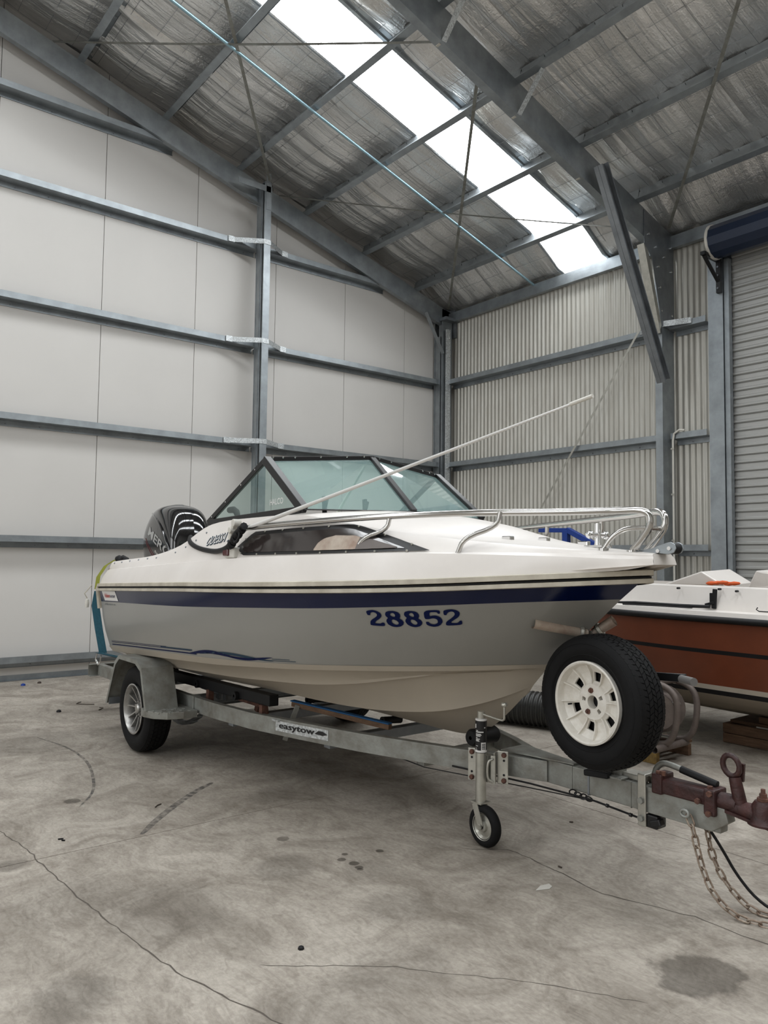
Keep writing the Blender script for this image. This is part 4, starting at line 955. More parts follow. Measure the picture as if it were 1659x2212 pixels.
mb = MB().lathe([(0, -.035), (.014, -.032), (.018, 0), (.013, .032), (0, .035)], (-6.475, 2.04, 1.0), (0, 0, 1), 12)
tag(mb.build('drain_fitting', white_pl, None, 50), 'small white fitting hanging on a cord off the stern corner', 'fitting')
MB().tube([(-6.43, 2.06, 1.15), (-6.47, 2.015, 1.08), (-6.475, 2.04, 1.04)], .004, 6).build('cord', rail_cream, bpy.data.objects['drain_fitting'], 60)
# ------------------------------------------------------------------ wheels
def tyre_parts(root, R, r, wd, blocks=64, rows=5, m=tyre_m, off=V((0, 0, 0))):
    # local frame of the wheel: axis along Y, outer face at -Y; the axle centre at the origin
    h = wd/2; Rt = R-.008
    prof = [(r-.012, -h*.72), (r+.006, -h*.78), (r+.03, -h*.93), (r+(R-r)*.5, -h*1.0), (R-.035, -h*.93), (R-.016, -h*.80), (Rt, -h*.66), (Rt+.002, 0), (Rt, h*.66), (R-.016, h*.80), (R-.035, h*.93), (r+(R-r)*.5, h), (r+.03, h*.93), (r-.012, h*.72)]
    t = MB().lathe(prof, off, (0, 1, 0), 64).build('tyre', m, root, 35, local=True)
    mb = MB(); ws_ = [-.66, -.30, -.27, -.02, .02, .27, .30, .66]
    bands = [(-.80, -.44, .6), (-.40, -.14, 0), (-.10, .10, .5), (.14, .40, 0), (.44, .80, .6)] if rows == 5 else [(-.8, -.3, .5), (-.25, .25, 0), (.3, .8, .5)]
    for bi, (y0, y1, ph) in enumerate(bands):
        for k in range(blocks):
            a0 = 2*PI*(k+ph)/blocks; a1 = a0+2*PI/blocks*.80; sk = .022*(1 if bi % 2 else -1)
            vs = []
            for rad_d in (-.012, 0):
                for (a, y, s) in ((a0, y0, -sk), (a1, y0, -sk), (a1, y1, sk), (a0, y1, sk)):
                    rd = R+rad_d-(.014 if abs(y) > .7 else .002)
                    vs.append(off+V((rd*math.cos(a+s), y*h, rd*math.sin(a+s))))
            mb.hexa(vs)
    mb.build('tread_blocks', m, t, 0, local=True, kind='stuff')
    # shoulder ring on the sidewall
    MB().lathe([(R-.045, -h*.955), (R-.043, -h*.975), (R-.040, -h*.955)], off, (0, 1, 0), 64).lathe([(r+.022, -h*.90), (r+.026, -h*.935), (r+.030, -h*.92)], off, (0, 1, 0), 64).build('sidewall_bead', m, t, 60, local=True)
    return t
def polar(mb, rings, nseg, keep, th, mi=0, a_off=0):   # rings [(r, y)], keep(i, k) -> bool ; a shell of thickness th
    for i in range(len(rings)-1):
        for k in range(nseg):
            if not keep(i, k): continue
            a0 = 2*PI*k/nseg+a_off; a1 = 2*PI*(k+1)/nseg+a_off; (r0, y0), (r1, y1) = rings[i], rings[i+1]
            f = [(r0*math.cos(a0), y0, r0*math.sin(a0)), (r0*math.cos(a1), y0, r0*math.sin(a1)), (r1*math.cos(a1), y1, r1*math.sin(a1)), (r1*math.cos(a0), y1, r1*math.sin(a0))]
            b = [(x, y+th, z) for x, y, z in f]
            fs = [(0, 1, 2, 3), (7, 6, 5, 4)]
            if not keep(i-1, k) or i == 0: fs.append((0, 1, 5, 4))
            if i+1 >= len(rings)-1 or not keep(i+1, k): fs.append((3, 2, 6, 7))
            if not keep(i, (k-1) % nseg): fs.append((0, 3, 7, 4))
            if not keep(i, (k+1) % nseg): fs.append((1, 2, 6, 5))
            mb.add(f+b, fs, mi)
    return mb
# spare wheel on its bracket
sw = bpy.data.objects.new('spare_wheel', None); col.objects.link(sw); ROOT['spare_wheel'] = V((0, 0, 0))
tag(sw, 'spare wheel with white painted twelve-rib rim standing upright on the trailer drawbar', 'wheel')
sw.scale = (.974, .974, .974); sw.location = (-2.125, 2.93, .773); sw.rotation_euler = (math.radians(0), 0, math.radians(-5))
R, r, wd = .308, .189, .195
tyre_parts(sw, R, r, wd, 66)
rim = MB()
rim.lathe([(r-.003, -.090), (r-.001, -.095), (r-.008, -.098), (r-.014, -.094), (r-.018, -.080), (r-.021, -.060), (r-.026, -.050)], (0, 0, 0), (0, 1, 0), 72)
rim.lathe([(r-.003, -.090), (r-.004, .085), (r+.004, .09)], (0, 0, 0), (0, 1, 0), 48)
rings = [(.079, -.050), (.086, -.040), (.094, -.034), (.136, -.037), (.145, -.042), (r-.022, -.058)]
def keep(i, k):
    if i < 0 or i > 4: return False
    sec = k//6; within = k % 6
    return not (i in (2,) and sec % 2 == 0 and 1 <= within <= 4)
polar(rim, rings, 72, keep, .010, a_off=.1)
# hub face with centre hole and stud holes
nh = 60
lug = [2*PI*k/5+.45 for k in range(5)]
for k in range(nh):
    a0 = 2*PI*k/nh; a1 = 2*PI*(k+1)/nh
    for (ra, rb) in ((.030, .042), (.042, .052), (.052, .062), (.062, .079)):
        am = (a0+a1)/2; hole = (.042 <= ra < .062) and any(abs((am-l+PI) % (2*PI)-PI) < .16 for l in lug)
        if hole: continue
        y = -.050
        rim.add([(ra*math.cos(a0), y, ra*math.sin(a0)), (ra*math.cos(a1), y, ra*math.sin(a1)), (rb*math.cos(a1), y, rb*math.sin(a1)), (rb*math.cos(a0), y, rb*math.sin(a0))], [(0, 1, 2, 3)])
rim.lathe([(.030, -.050), (.030, -.01)], (0, 0, 0), (0, 1, 0), 40)
for l in lug: rim.lathe([(.0115, -.0495), (.011, -.02)], (.052*math.cos(l), 0, .052*math.sin(l)), (0, 1, 0), 14)
for k in range(12):   # ribs
    a = 2*PI*k/12+.1; c, s_ = math.cos(a), math.sin(a); t_ = V((-s_, 0, c))*.0028
    prf = [(.080, -.050), (.100, -.046), (.135, -.054), (r-.020, -.074), (r-.020, -.050), (.13, -.030), (.10, -.028), (.080, -.040)]
    rim.extr([V((p*c, y, p*s_))-t_ for p, y in prf], t_*2)
rim.build('rim', white_rim, sw, 35, local=True)
for l in (lug[1], lug[3]):
    ln = MB().cyl((.052*math.cos(l), -.058, .052*math.sin(l)), (.052*math.cos(l), -.03, .052*math.sin(l)), .0125, 6).cyl((.052*math.cos(l), -.066, .052*math.sin(l)), (.052*math.cos(l), -.058, .052*math.sin(l)), .006, 8)
    ln.build('wheel_nut', rust, sw, 0, local=True)
MB().cyl((-.138, -.062, -.030), (-.130, -.045, -.028), .004, 8).build('valve', black, sw, 0, local=True)
MB().lathe([(.0, .0), (.1, .0), (.178, .02)], (0, 0, 0), (0, 1, 0), 40).build('inner_shell', alloy_dark, sw, 40, local=True)

# ------------------------------------------------------------------ boat trailer
TR = thing('boat_trailer', 'galvanised single axle boat trailer with easytow plate carrying the white and navy boat', 'trailer', (-4.2, BY, 0))
RZ = .37
near = [(-7.05, 2.36), (-5.13, 2.36), (-4.75, 2.375), (-4.35, 2.42), (-3.95, 2.515), (-3.51, 2.635), (-3.2, 2.745), (-2.92, 2.85), (-2.72, 2.945), (-2.50, 3.03)]
for s in (1, -1):
    P = [(x, BY-s*(BY-y), RZ) for x, y in near]
    o = sweep_rect(P, .045, .10).build('side_rail', galv_old, TR, 25, bevel=.003)
    MB().box(-5.10, -5.04, BY-s*(BY-2.36)-.03, BY-s*(BY-2.36)+.03, RZ-.056, RZ+.056).build('rail_joiner', galv_old, TR, 0, bevel=.003)
MB().box(-2.62, -1.62, BY-.03, BY+.03, .315, .425).build('drawbar', galv_old, TR, 0, bevel=.004)
MB().box(-2.26, -2.25, BY-.033, BY+.033, .312, .428).build('drawbar_seam', galv_dark, TR, 0)
for x in (-2.35, -2.03): MB().box(x-.002, x+.002, BY-.0325, BY+.0325, .3125, .427).build('drawbar_seam', galv_old, TR, 0)
MB().extr([(-2.75, BY-.09, .428), (-2.35, BY-.02, .428), (-2.35, BY+.02, .428), (-2.75, BY+.09, .428)], (0, 0, .006)).build('gusset_plate', galv_old, TR, 0)
# cross members and keel rollers
for x in (-7.03, -6.35, -5.46, -4.6, -3.75, -3.15):
    hy = BY-float(np.interp(x, [p[0] for p in near], [p[1] for p in near]))
    if x == -7.03:
        mb = MB(); section(mb, [(.05, .0), (0, 0), (0, .10), (.05, .10)], .004, (x-.045, BY-hy-.10, RZ-.05), (1, 0, 0), (0, 0, 1), (0, 2*hy+.2, 0)); mb.build('rear_channel', galv_old, TR, 0)
        continue
    MB().box(x-.03, x+.03, BY-hy, BY+hy, RZ-.075, RZ-.015).build('cross_member', galv_dark if x != -3.15 else galv_old, TR, 0, bevel=.003)
    if -5.0 < x < -3.3:
        ro = MB().lathe([(.012, -.07), (.028, -.07), (.022, 0), (.028, .07), (.012, .07)], (x, BY, .405-.005), (0, 1, 0), 16).build('keel_roller', black, TR, 40)
# wobble roller arms and bunks
for s in (1, -1):
    for x0 in (-6.1, -5.2, -4.62):
        for (dx, hy) in ((-.06, .42), (.06, .42), (0, .6)):
            zt = float(np.interp(hy, [0, .5, .72], [.44, .51, .57]))-.055
            MB().bar((x0+dx, BY-s*hy, RZ-.02), (x0+dx*.6, BY-s*hy, zt), .02, .045).build('roller_arm', rust if x0 == -4.62 else galv_dark, TR, 0)
            MB().lathe([(.01, -.03), (.028, -.03), (.028, .03), (.01, .03)], (x0+dx*.6, BY-s*hy, zt), (0, 1, 0), 12).build('wobble_roller', black, TR, 40)
        MB().box(x0-.14, x0+.14, BY-s*.50-.02, BY-s*.50+.02, .42, .45).build('roller_beam', rust if x0 == -4.62 else galv_dark, TR, 0)
    MB().bar((-4.19, BY-s*.44, .478), (-3.45, BY-s*.25, .440), .035, .030).build('bunk', wood, TR, 0, bevel=.004)
    MB().bar((-4.20, BY-s*.44, .497), (-3.45, BY-s*.25, .459), .040, .008).build('bunk_cover', blue_carpet, TR, 0, bevel=.003)
    MB().bar((-6.30, BY-s*.60, .475), (-4.22, BY-s*.56, .505), .07, .07).build('rear_bunk', black, TR, 0, bevel=.006)
    for xb in (-5.9, -5.05, -4.30): MB().box(xb-.02, xb+.02, BY-s*.59-.02, BY-s*.59+.02, .33, .47).build('bunk_post', rust, TR, 0)
    MB().bar((-4.12, BY-s*.45, .48), (-4.15, BY-s*.52, .27), .012, .03).build('bunk_stay', galv_old, TR, 0)
# axle, springs and hubs
MB().cyl((-5.46, 2.25, .285), (-5.46, 3.85, .285), .025, 12).build('axle', galv_dark, TR, 40)
for s in (1, -1):
    y = BY-s*.62; P = [(-5.86+.8*t_, y, .31-.13*math.sin(PI*t_)*1.0) for t_ in np.linspace(0, 1, 11)]
    for q in range(3): sweep_rect([(p[0], p[1], p[2]-q*.010) for p in P[q:11-q]], .045, .008).build('spring_leaf', galv_dark, TR, 0)
    # guard, step
    yo, yi = BY-s*1.02, BY-s*.79
    pr_ = [(-5.93, .28), (-5.76, .61), (-5.68, .665), (-5.34, .665), (-5.235, .62), (-5.13, .345)]
    mb = MB()
    outer = [(x, yo, z) for x, z in pr_]; inner = [(x, yi, z) for x, z in pr_]; mb.grid([outer, inner])
    def ins(p, c, f): return (c[0]+(p[0]-c[0])*f, p[1], c[1]+(p[2]-c[1])*f)
    lip = [ins(p, (-5.53, .26), .93) for p in outer]; mb.grid([outer, lip]); lip2 = [ins(p, (-5.51, .26), .97) for p in inner]; mb.grid([inner, lip2]); mb.grid([[ins(p, (-5.51, .26), .985) for p in outer], [ins(p, (-5.51, .26), .985) for p in inner]])
    mb.build('mudguard', galv_old, TR, 35)
    st = MB(); arc = [(-5.26, yo+s*.02), (-5.18, yo+s*.0), (-5.08, yo+s*.03), (-5.0, yo+s*.10), (-4.965, yo+s*.20), (-4.965, BY-s*.72)]
    poly = arc+[(-5.26, BY-s*.72)]
    st.extr([(a, b, .345) for a, b in poly], (0, 0, -.048))
    so = st.build('step', galv_old, TR, 0, bevel=.003)
    tm = MB()
    for i in range(6):
        for j in range(6):
            x = -5.22+i*.045; y = yo+s*(.04+j*.04)
            if y*s > (BY-s*.74)*s: continue
            tm.bar((x, y, .346), (x+.018, y+.014*(-1)**(i+j), .346), .006, .003)
    tm.build('tread_pattern', galv_old, so, 0, kind='stuff')
    # mud flap brace beneath the guard's rear edge
    MB().bar((-5.885, yo+s*.01, .30), (-5.885, yi, .30), .006, .05).build('guard_stay', galv_dark, TR, 0)
# road wheels
def road_wheel(y, s, label_):
    o = bpy.data.objects.new('road_wheel', None); col.objects.link(o); o.parent = TR; o.location = V((-5.46, y, .305))-ROOT[TR.name]; o.rotation_euler = (0, 0, 0 if s > 0 else PI)
    o['label'] = label_
    ROOT[o.name] = V((0, 0, 0))
    t = MB(); R, r, wd = .305, .178, .19; h = wd/2; Rt = R-.008
    prof = [(r-.012, -h*.72), (r+.006, -h*.78), (r+.03, -h*.93), (r+(R-r)*.5, -h*1.0), (R-.035, -h*.93), (R-.016, -h*.80), (Rt, -h*.66), (Rt+.002, 0), (Rt, h*.66), (R-.016, h*.80), (R-.035, h*.93), (r+(R-r)*.5, h), (r+.03, h*.93), (r-.012, h*.72)]
    t.lathe(prof, (0, 0, 0), (0, 1, 0), 64)
    for bi, (y0, y1) in enumerate([(-.80, -.50), (-.44, -.18), (-.12, .12), (.18, .44), (.50, .80)]):
        for k in range(56):
            a0 = 2*PI*(k+.4*bi)/56; a1 = a0+2*PI/56*.84; sk = .02*(1 if bi % 2 else -1); vs = []
            for rd_ in (-.012, 0):
                for (a, y_, s_) in ((a0, y0, -sk), (a1, y0, -sk), (a1, y1, sk), (a0, y1, sk)):
                    rd = R+rd_-(.014 if abs(y_) > .7 else .002); vs.append(V((rd*math.cos(a+s_), y_*h, rd*math.sin(a+s_))))
            t.hexa(vs)
    t.build('tyre', tyre_m, o, 35, local=True)
    m_ = MB(); m_.lathe([(r-.003, -.086), (r-.001, -.092), (r-.010, -.094), (r-.016, -.085), (r-.020, -.05), (r-.03, .02)], (0, 0, 0), (0, 1, 0), 64)
    m_.lathe([(0, -.066), (.022, -.066), (.032, -.058), (.034, -.04), (.062, -.036), (.068, -.02), (.07, 0)], (0, 0, 0), (0, 1, 0), 40)
    for k in range(12):
        a = 2*PI*k/12; c, s_ = math.cos(a), math.sin(a); tt = V((-s_, 0, c))
        for sg in (-1, 1):
            pass
        prf = [(.062, -.045), (.11, -.055), (r-.018, -.070), (r-.018, -.035), (.11, -.02), (.062, -.02)]
        m_.extr([V((p*c, q, p*s_))-tt*.0045 for p, q in prf], tt*.009)
    m_.build('alloy_rim', alloy, o, 35, local=True)
    MB().lathe([(0, .0), (.10, .0), (r-.02, -.005), (r-.02, .06)], (0, 0, 0), (0, 1, 0), 40).build('brake_disc', alloy_dark, o, 40, local=True)
    n_ = MB()
    for k in range(5): a = 2*PI*k/5+.3; n_.cyl((.048*math.cos(a), -.055, .048*math.sin(a)), (.048*math.cos(a), -.035, .048*math.sin(a)), .009, 6)
    n_.build('wheel_nuts', alloy, o, 0, local=True)
road_wheel(2.155, 1, 'road wheel with dusty alloy spokes under the near mudguard')
road_wheel(3.945, -1, 'road wheel hidden on the far side')
# plate lettering
def rail_xyz(x, z, o_=.0245):
    y = float(np.interp(x, [p[0] for p in near], [p[1] for p in near])); y1 = float(np.interp(x+.05, [p[0] for p in near], [p[1] for p in near])); n_ = V((y1-y, -.05, 0)).normalized()
    return V((x, y, z))+n_*o_
P0 = [rail_xyz(x, .345, .0245) for x in (-4.13, -4.0, -3.9, -3.8, -3.72)]; P1 = [rail_xyz(x, .405, .0245) for x in (-4.13, -4.0, -3.9, -3.8, -3.72)]
MB().grid([P0, P1]).build('maker_plate', galv_bright, TR, 0)
vs, fs = text_polys('easytow', 1, .018); a = min(v[0] for v in vs); b = max(v[0] for v in vs)
MB().add([rail_xyz(-4.10+(v[0]-a)/(b-a)*.28, .366+v[1]*.048, .0275) for v in vs], fs).build('plate_lettering', black_al, TR, 0)
MB().add([rail_xyz(x, z, .0275) for x, z in ((-3.82, .372), (-3.79, .392), (-3.76, .392), (-3.725, .378), (-3.76, .368))], [(0, 1, 2, 3, 4)]).build('plate_arrow', black_al, TR, 0)
MB().box(-4.16, -4.09, 2.44, 2.475, .400, .412).build('reflector_mount', galv_bright, TR, 0)
# front bow roller
MB().lathe([(.01, -.095), (.036, -.095), (.046, -.08), (.040, 0), (.046, .08), (.036, .095), (.01, .095)], (-2.915, BY-.05, .465), (0, 1, 0), 22).build('front_keel_roller', black, TR, 40)
MB().bar((-2.915, BY+.055, .33), (-2.915, BY+.055, .47), .008, .04).bar((-2.915, BY-.155, .36), (-2.915, BY-.155, .48), .012, .05).build('roller_bracket', black_al, TR, 0, bevel=.003)
# winch post with bow guides
MB().bar((-2.33, BY+.06, .42), (-2.33, BY+.06, 1.06), .06, .06, up=(1, 0, 0)).build('winch_post', galv_old, TR, 0, bevel=.004)
for s, q in ((1, V((-2.40, 2.80, 1.105))), (-1, V((-2.19, 3.13, 1.118)))):
    c0 = V((-2.28, BY+.02-s*.03, 1.055)); d = (q-c0).normalized()
    g_ = MB().tube([c0, c0+(q-c0)*.45, q], [.022, .024, .026], 14, cap=False); g_.tube([q, c0+(q-c0)*.5], [.022, .02], 14, cap=False); g_.build('bow_guide_tube', pvc, TR, 60)
    MB().lathe([(.0, -.01), (.03, -.01), (.036, 0), (.03, .012), (0, .012)], c0+d*.03, d, 16).build('guide_collar', zinc, TR, 40)
wn_ = MB().box(-2.26, -2.10, BY+.01, BY+.15, .80, .95).build('winch_body', black_al, TR, 0, bevel=.01)
MB().bar((-2.10, BY+.02, .885), (-1.79, BY+.02, .905), .012, .035).build('winch_handle', black_al, TR, 0, bevel=.003)
MB().cyl((-1.80, BY+.0, .903), (-1.715, BY-.05, .905), .017, 14).build('handle_grip', grey_pl, TR, 40)
# spare wheel carrier
MB().box(-2.16, -2.09, BY-.015, BY+.03, .42, .80).box(-2.18, -2.06, BY-.06, BY+.10, .425, .436).build('spare_carrier', galv_old, TR, 0, bevel=.003)
MB().box(-2.10, -1.98, BY+.0, BY+.08, .425, .452).build('carrier_foot', zinc, TR, 0, bevel=.004)
MB().bar((-2.25, BY-.06, .425), (-2.12, BY-.06, .437), .035, .028).build('carrier_arm', black, TR, 0, bevel=.006)
# jockey wheel
JX, JY = -2.735, 2.80
jw = MB().cyl((JX, JY, .20), (JX, JY, .56), .026, 20)
jw.box(JX-.03, JX+.03, JY+.02, JY+.055, .30, .43)
jo = jw.build('jockey_leg', zinc, TR, 40)
MB().cyl((JX, JY, .445), (JX, JY, .600), .0285, 24).build('jockey_sleeve', black_al, jo, 40)
MB().lathe([(.0288, .448), (.0292, .448), (.0292, .458), (.0288, .458)], (JX, JY, 0), (0, 0, 1), 24).lathe([(.027, .6), (.029, .602), (.029, .608), (.012, .612)], (JX, JY, 0), (0, 0, 1), 24).build('sleeve_ring', white_letter, jo, 40)
# printed label on the sleeve, facing out
def arc_label(z0, z1, a0, a1, m, rr_=.0290, nm='sleeve_label'):
    n_ = 8; MB().grid([[(JX+rr_*math.cos(a0+(a1-a0)*i/n_), JY+rr_*math.sin(a0+(a1-a0)*i/n_), z) for i in range(n_+1)] for z in (z0, z1)]).build(nm, m, jo, 60)
c_ = math.atan2(-JY, -JX)
arc_label(.450, .497, c_+.02, c_+.95, white_letter)
arc_label(.565, .585, c_-1.25, c_-.95, white_letter); arc_label(.566, .571, c_+.55, c_+.8, white_letter)
for i, (z, L_) in enumerate([(.553, .5), (.545, 1.6), (.536, 1.1), (.531, 1.2), (.526, 1.0), (.518, .4), (.512, .9), (.507, .7), (.502, .8), (.478, .9), (.466, .5), (.458, .7)]):
    arc_label(z, z+(.003 if i != 1 else .005), c_-1.0, c_-1.0+L_*(.9 if z > .5 else .5), white_letter, .0291, 'print_line')
for i in range(6): arc_label(.463+i*.005, .466+i*.005, c_+.15, c_+.8, black_al, .0294, 'barcode_bar')
MB().cyl((JX, JY, .610), (JX, JY, .645), .019, 16).build('crank_head', zinc, jo, 40)
cr_ = smooth_path([(JX+.015, JY, .632), (JX+.13, JY+.0, .622), (JX+.155, JY+.0, .626), (JX+.155, JY, .66), (JX+.155, JY, .69)], 2)
MB().tube(cr_, .0055, 8).lathe([(0, -.012), (.014, -.009), (.017, 0), (.014, .009), (0, .012)], (JX+.155, JY, .70), (0, 0, 1), 14).build('crank_handle', zinc, jo, 60)
# clamp plates on the side rail
d_ = V((.88, .47, 0)).normalized(); n_ = V((d_.y, -d_.x, 0)); c0 = V((-2.735, 2.862, .375))
mb = MB()
for sgn in (-1, 1):
    a = c0+d_*(.075*sgn)-n_*.0; mb.bar(a-V((0, 0, .08))+n_*.030, a+V((0, 0, .08))+n_*.030, .055, .006, up=n_)
    q = c0+d_*(.040*sgn)+n_*.042; mb.bar(q-V((0, 0, .075)), q+V((0, 0, .075)), .006, .04, up=n_)
pl_ = mb.build('clamp_plate', zinc, jo, 0, bevel=.003)
for sgn in (-1, 1):
    for zz in (-.062, .062):
        p = c0+d_*(.082*sgn)+n_*.034+V((0, 0, zz)); MB().lathe([(0, .014), (.008, .014), (.013, .006), (.013, 0), (0, 0)], p, n_, 8).build('clamp_bolt', rust, pl_, 0)
    for zz in (-.035, .035):
        p = c0+d_*(.082*sgn)+n_*.0335+V((0, 0, zz)); MB().cyl(p, p+n_*.001, .006, 10).build('bolt_hole', black, pl_, 0)
MB().bar(c0+d_*.035+n_*.062-V((0, 0, .075)), c0+d_*.035+n_*.062+V((0, 0, .06)), .024, .008, up=n_).build('latch_plate', zinc, pl_, 0, bevel=.002)
MB().tube(smooth_path([c0+d_*.035+n_*.07+V((0, 0, .045)), c0+d_*.012+n_*.08+V((0, 0, .035)), c0+d_*.010+n_*.08-V((0, 0, .05)), c0+d_*.035+n_*.07-V((0, 0, .065))], 2), .006, 8).build('latch_handle', zinc, pl_, 60)
# fork and wheel
jc = V((-2.70, 2.775, .10)); ax_ = V((.78, -.62, 0)).normalized(); fw = V((ax_.y, -ax_.x, 0))
# the wheel's plane is swung so that its face looks back past the camera's left
ax_ = V((-.04, -1, 0)).normalized(); fw = V((1, -.04, 0)); jc = V((-2.695, 2.79, .10))
top_ = V((JX, JY, .205))
fk = MB()
for sgn in (-1, 1):
    o_ = ax_*.030*sgn; fk.bar(jc+o_-V((0, 0, .0)), top_+o_+V((-.01, 0, -.005)), .005, .036, up=fw)
fk.box(JX-.034, JX+.034, JY-.034, JY+.034, .200, .207)
fk.cyl(top_-V((0, 0, .02)), top_+V((0, 0, .03)), .018, 12)
fko = fk.build('jockey_fork', zinc, jo, 0)
MB().cyl(jc-ax_*.042, jc+ax_*.042, .008, 8).cyl(jc+ax_*.036, jc+ax_*.044, .014, 6).build('axle_bolt', zinc, jo, 0)
MB().lathe([(.060, -.018), (.070, -.024), (.085, -.024), (.094, -.018), (.098, -.008), (.100, 0), (.098, .008), (.094, .018), (.085, .024), (.070, .024), (.060, .018)], jc, ax_, 48).build('jockey_tyre', tyre_m, jo, 40)
MB().lathe([(.012, .026), (.014, .026), (.024, .024), (.026, .010), (.050, .006), (.058, .016), (.066, .022)], jc, ax_, 40).lathe([(.012, -.026), (.024, -.024), (.026, -.010), (.050, -.006), (.066, -.022)], jc, ax_, 40).build('jockey_hub', zinc, jo, 40)
for rd in (.0985, .0955): MB().lathe([(rd, -.0125 if rd < .097 else -.005), (rd+.0015, -.011 if rd < .097 else -.004), (rd, -.010 if rd < .097 else -.003)], jc, ax_, 48).lathe([(rd, .0125 if rd < .097 else .005), (rd+.0015, .011 if rd < .097 else .004), (rd, .010 if rd < .097 else .003)], jc, ax_, 48).build('tyre_rib', tyre_m, jo, 60)
# override brake coupling
cy = BY-.005
MB().extr([(-2.0, cy-.03, .425), (-1.60, cy-.03, .418), (-1.585, cy-.03, .365), (-1.655, cy-.03, .315), (-2.0, cy-.03, .315)], (0, .06, 0)).build('coupling_mount', galv_old, TR, 0, bevel=.003)
MB().box(-1.985, -1.945, cy-.045, cy-.036, .255, .475).box(-1.985, -1.945, cy-.045, cy+.05, .468, .478).box(-1.985, -1.945, cy+.041, cy+.05, .255, .475).build('brake_lever', zinc, TR, 0, bevel=.004)
many([MB().cyl((-1.965, cy-.045, z), (-1.965, cy-.058, z), .014, 6) for z in (.365, .290)], 'lever_bolt', galv_old, TR)
MB().box(-1.955, -1.895, cy-.035, cy+.035, .255, .31).bar((-1.93, cy-.02, .27), (-1.88, cy-.02, .29), .04, .03).build('brake_linkage', black_al, TR, 0, bevel=.006)
mb = MB().box(-1.90, -1.645, cy-.042, cy+.042, .415, .475).box(-1.915, -1.865, cy-.05, cy+.05, .41, .495).box(-1.68, -1.63, cy-.05, cy+.05, .38, .485)
cpo = mb.build('coupling_body', maroon, TR, 0, bevel=.008)
many([MB().cyl((x, cy-.03, z-.01), (x, cy-.03, z+.008), .012, 6) for (x, z) in ((-1.89, .497), (-1.66, .487), (-1.87, .50))]+[MB().cyl((x, cy-.05, z), (x, cy-.062, z), .012, 6) for (x, z) in ((-1.70, .43), (-1.655, .39), (-1.65, .47))], 'coupling_bolt', rust, cpo)
MB().tube([(-1.65, cy, .440), (-1.60, cy, .440), (-1.56, cy, .437)], [.034, .036, .030], 18).build('draw_tube', maroon, TR, 40)
hd = MB(); hp_ = [(-1.60, .428, .026), (-1.56, .428, .030), (-1.52, .425, .034), (-1.48, .424, .040), (-1.45, .424, .040), (-1.425, .422, .034), (-1.412, .42, .02)]
hd.tube([(x, cy, z) for x, z, _ in hp_], [q for _, _, q in hp_], 18)
hd.lathe([(.0, .05), (.030, .048), (.042, .030), (.046, .0), (.050, -.028), (.058, -.034), (.058, -.042), (.048, -.042)], (-1.46, cy, .432), (0, 0, 1), 26)
hd.extr([(-1.60, cy-.03, .405), (-1.41, cy-.045, .385), (-1.405, cy+.045, .385), (-1.60, cy+.03, .405)], (0, 0, .012))
hd.build('coupling_head', maroon, TR, 45)
MB().cyl((-1.46, cy, .47), (-1.46, cy, .492), .024, 6).cyl((-1.46, cy, .49), (-1.46, cy, .508), .015, 6).cyl((-1.46, cy, .505), (-1.46, cy, .525), .009, 8).build('adjuster_nut', rust, cpo, 0)
hdl = MB().tube([(-1.548, cy, .440), (-1.562, cy, .50), (-1.572, cy, .545)], [.026, .025, .023], 14)
P = [(-1.586+.034*math.sin(t_)-.004*math.cos(t_), cy+.0, .588+.040*math.cos(t_)) for t_ in np.linspace(0, 2*PI, 17)[:-1]]
hdl.tube(P, .0115, 8, closed=True); hdl.bar((-1.555, cy+.02, .53), (-1.55, cy+.02, .60), .012, .02)
hdl.build('coupling_handle', maroon, TR, 50)
hb_ = smooth_path([(-1.94, cy+.02, .475), (-1.93, cy+.02, .505), (-1.90, cy+.02, .53), (-1.86, cy+.02, .528), (-1.80, cy+.02, .518)], 2)
MB().tube(hb_, .013, 10).build('handbrake_lever', galv_old, TR, 50)
MB().cyl((-1.815, cy+.02, .520), (-1.655, cy+.02, .492), .0155, 16).build('handbrake_grip', black, TR, 40)
# brake cable and rod
MB().tube([(-1.95, cy-.03, .28), (-2.2, cy-.04, .30), (-2.23, cy-.045, .303), (-2.55, BY-.1, .31), (-2.95, BY-.24, .33)], .005, 6).tube([(-2.23, cy-.045, .300), (-2.6, BY-.1, .285), (-3.1, BY-.3, .30), (-3.4, BY-.3, .31)], .003, 6).build('brake_cable', black_al, TR, 50)
mb = MB().cyl((-2.02, cy-.035, .285), (-2.03, cy-.035, .286), .009, 8).cyl((-2.14, cy-.037, .295), (-2.15, cy-.037, .296), .009, 8)
for i in range(4): mb.tube([(-2.24-.03*i+.02*math.cos(t_), cy-.045+.008*math.sin(t_)*(i % 2), .303+.003*i+.010*math.sin(t_)) for t_ in np.linspace(0, 2*PI, 11)[:-1]], .0035, 6, closed=True)
mb.build('cable_shackle', black_al, TR, 50)

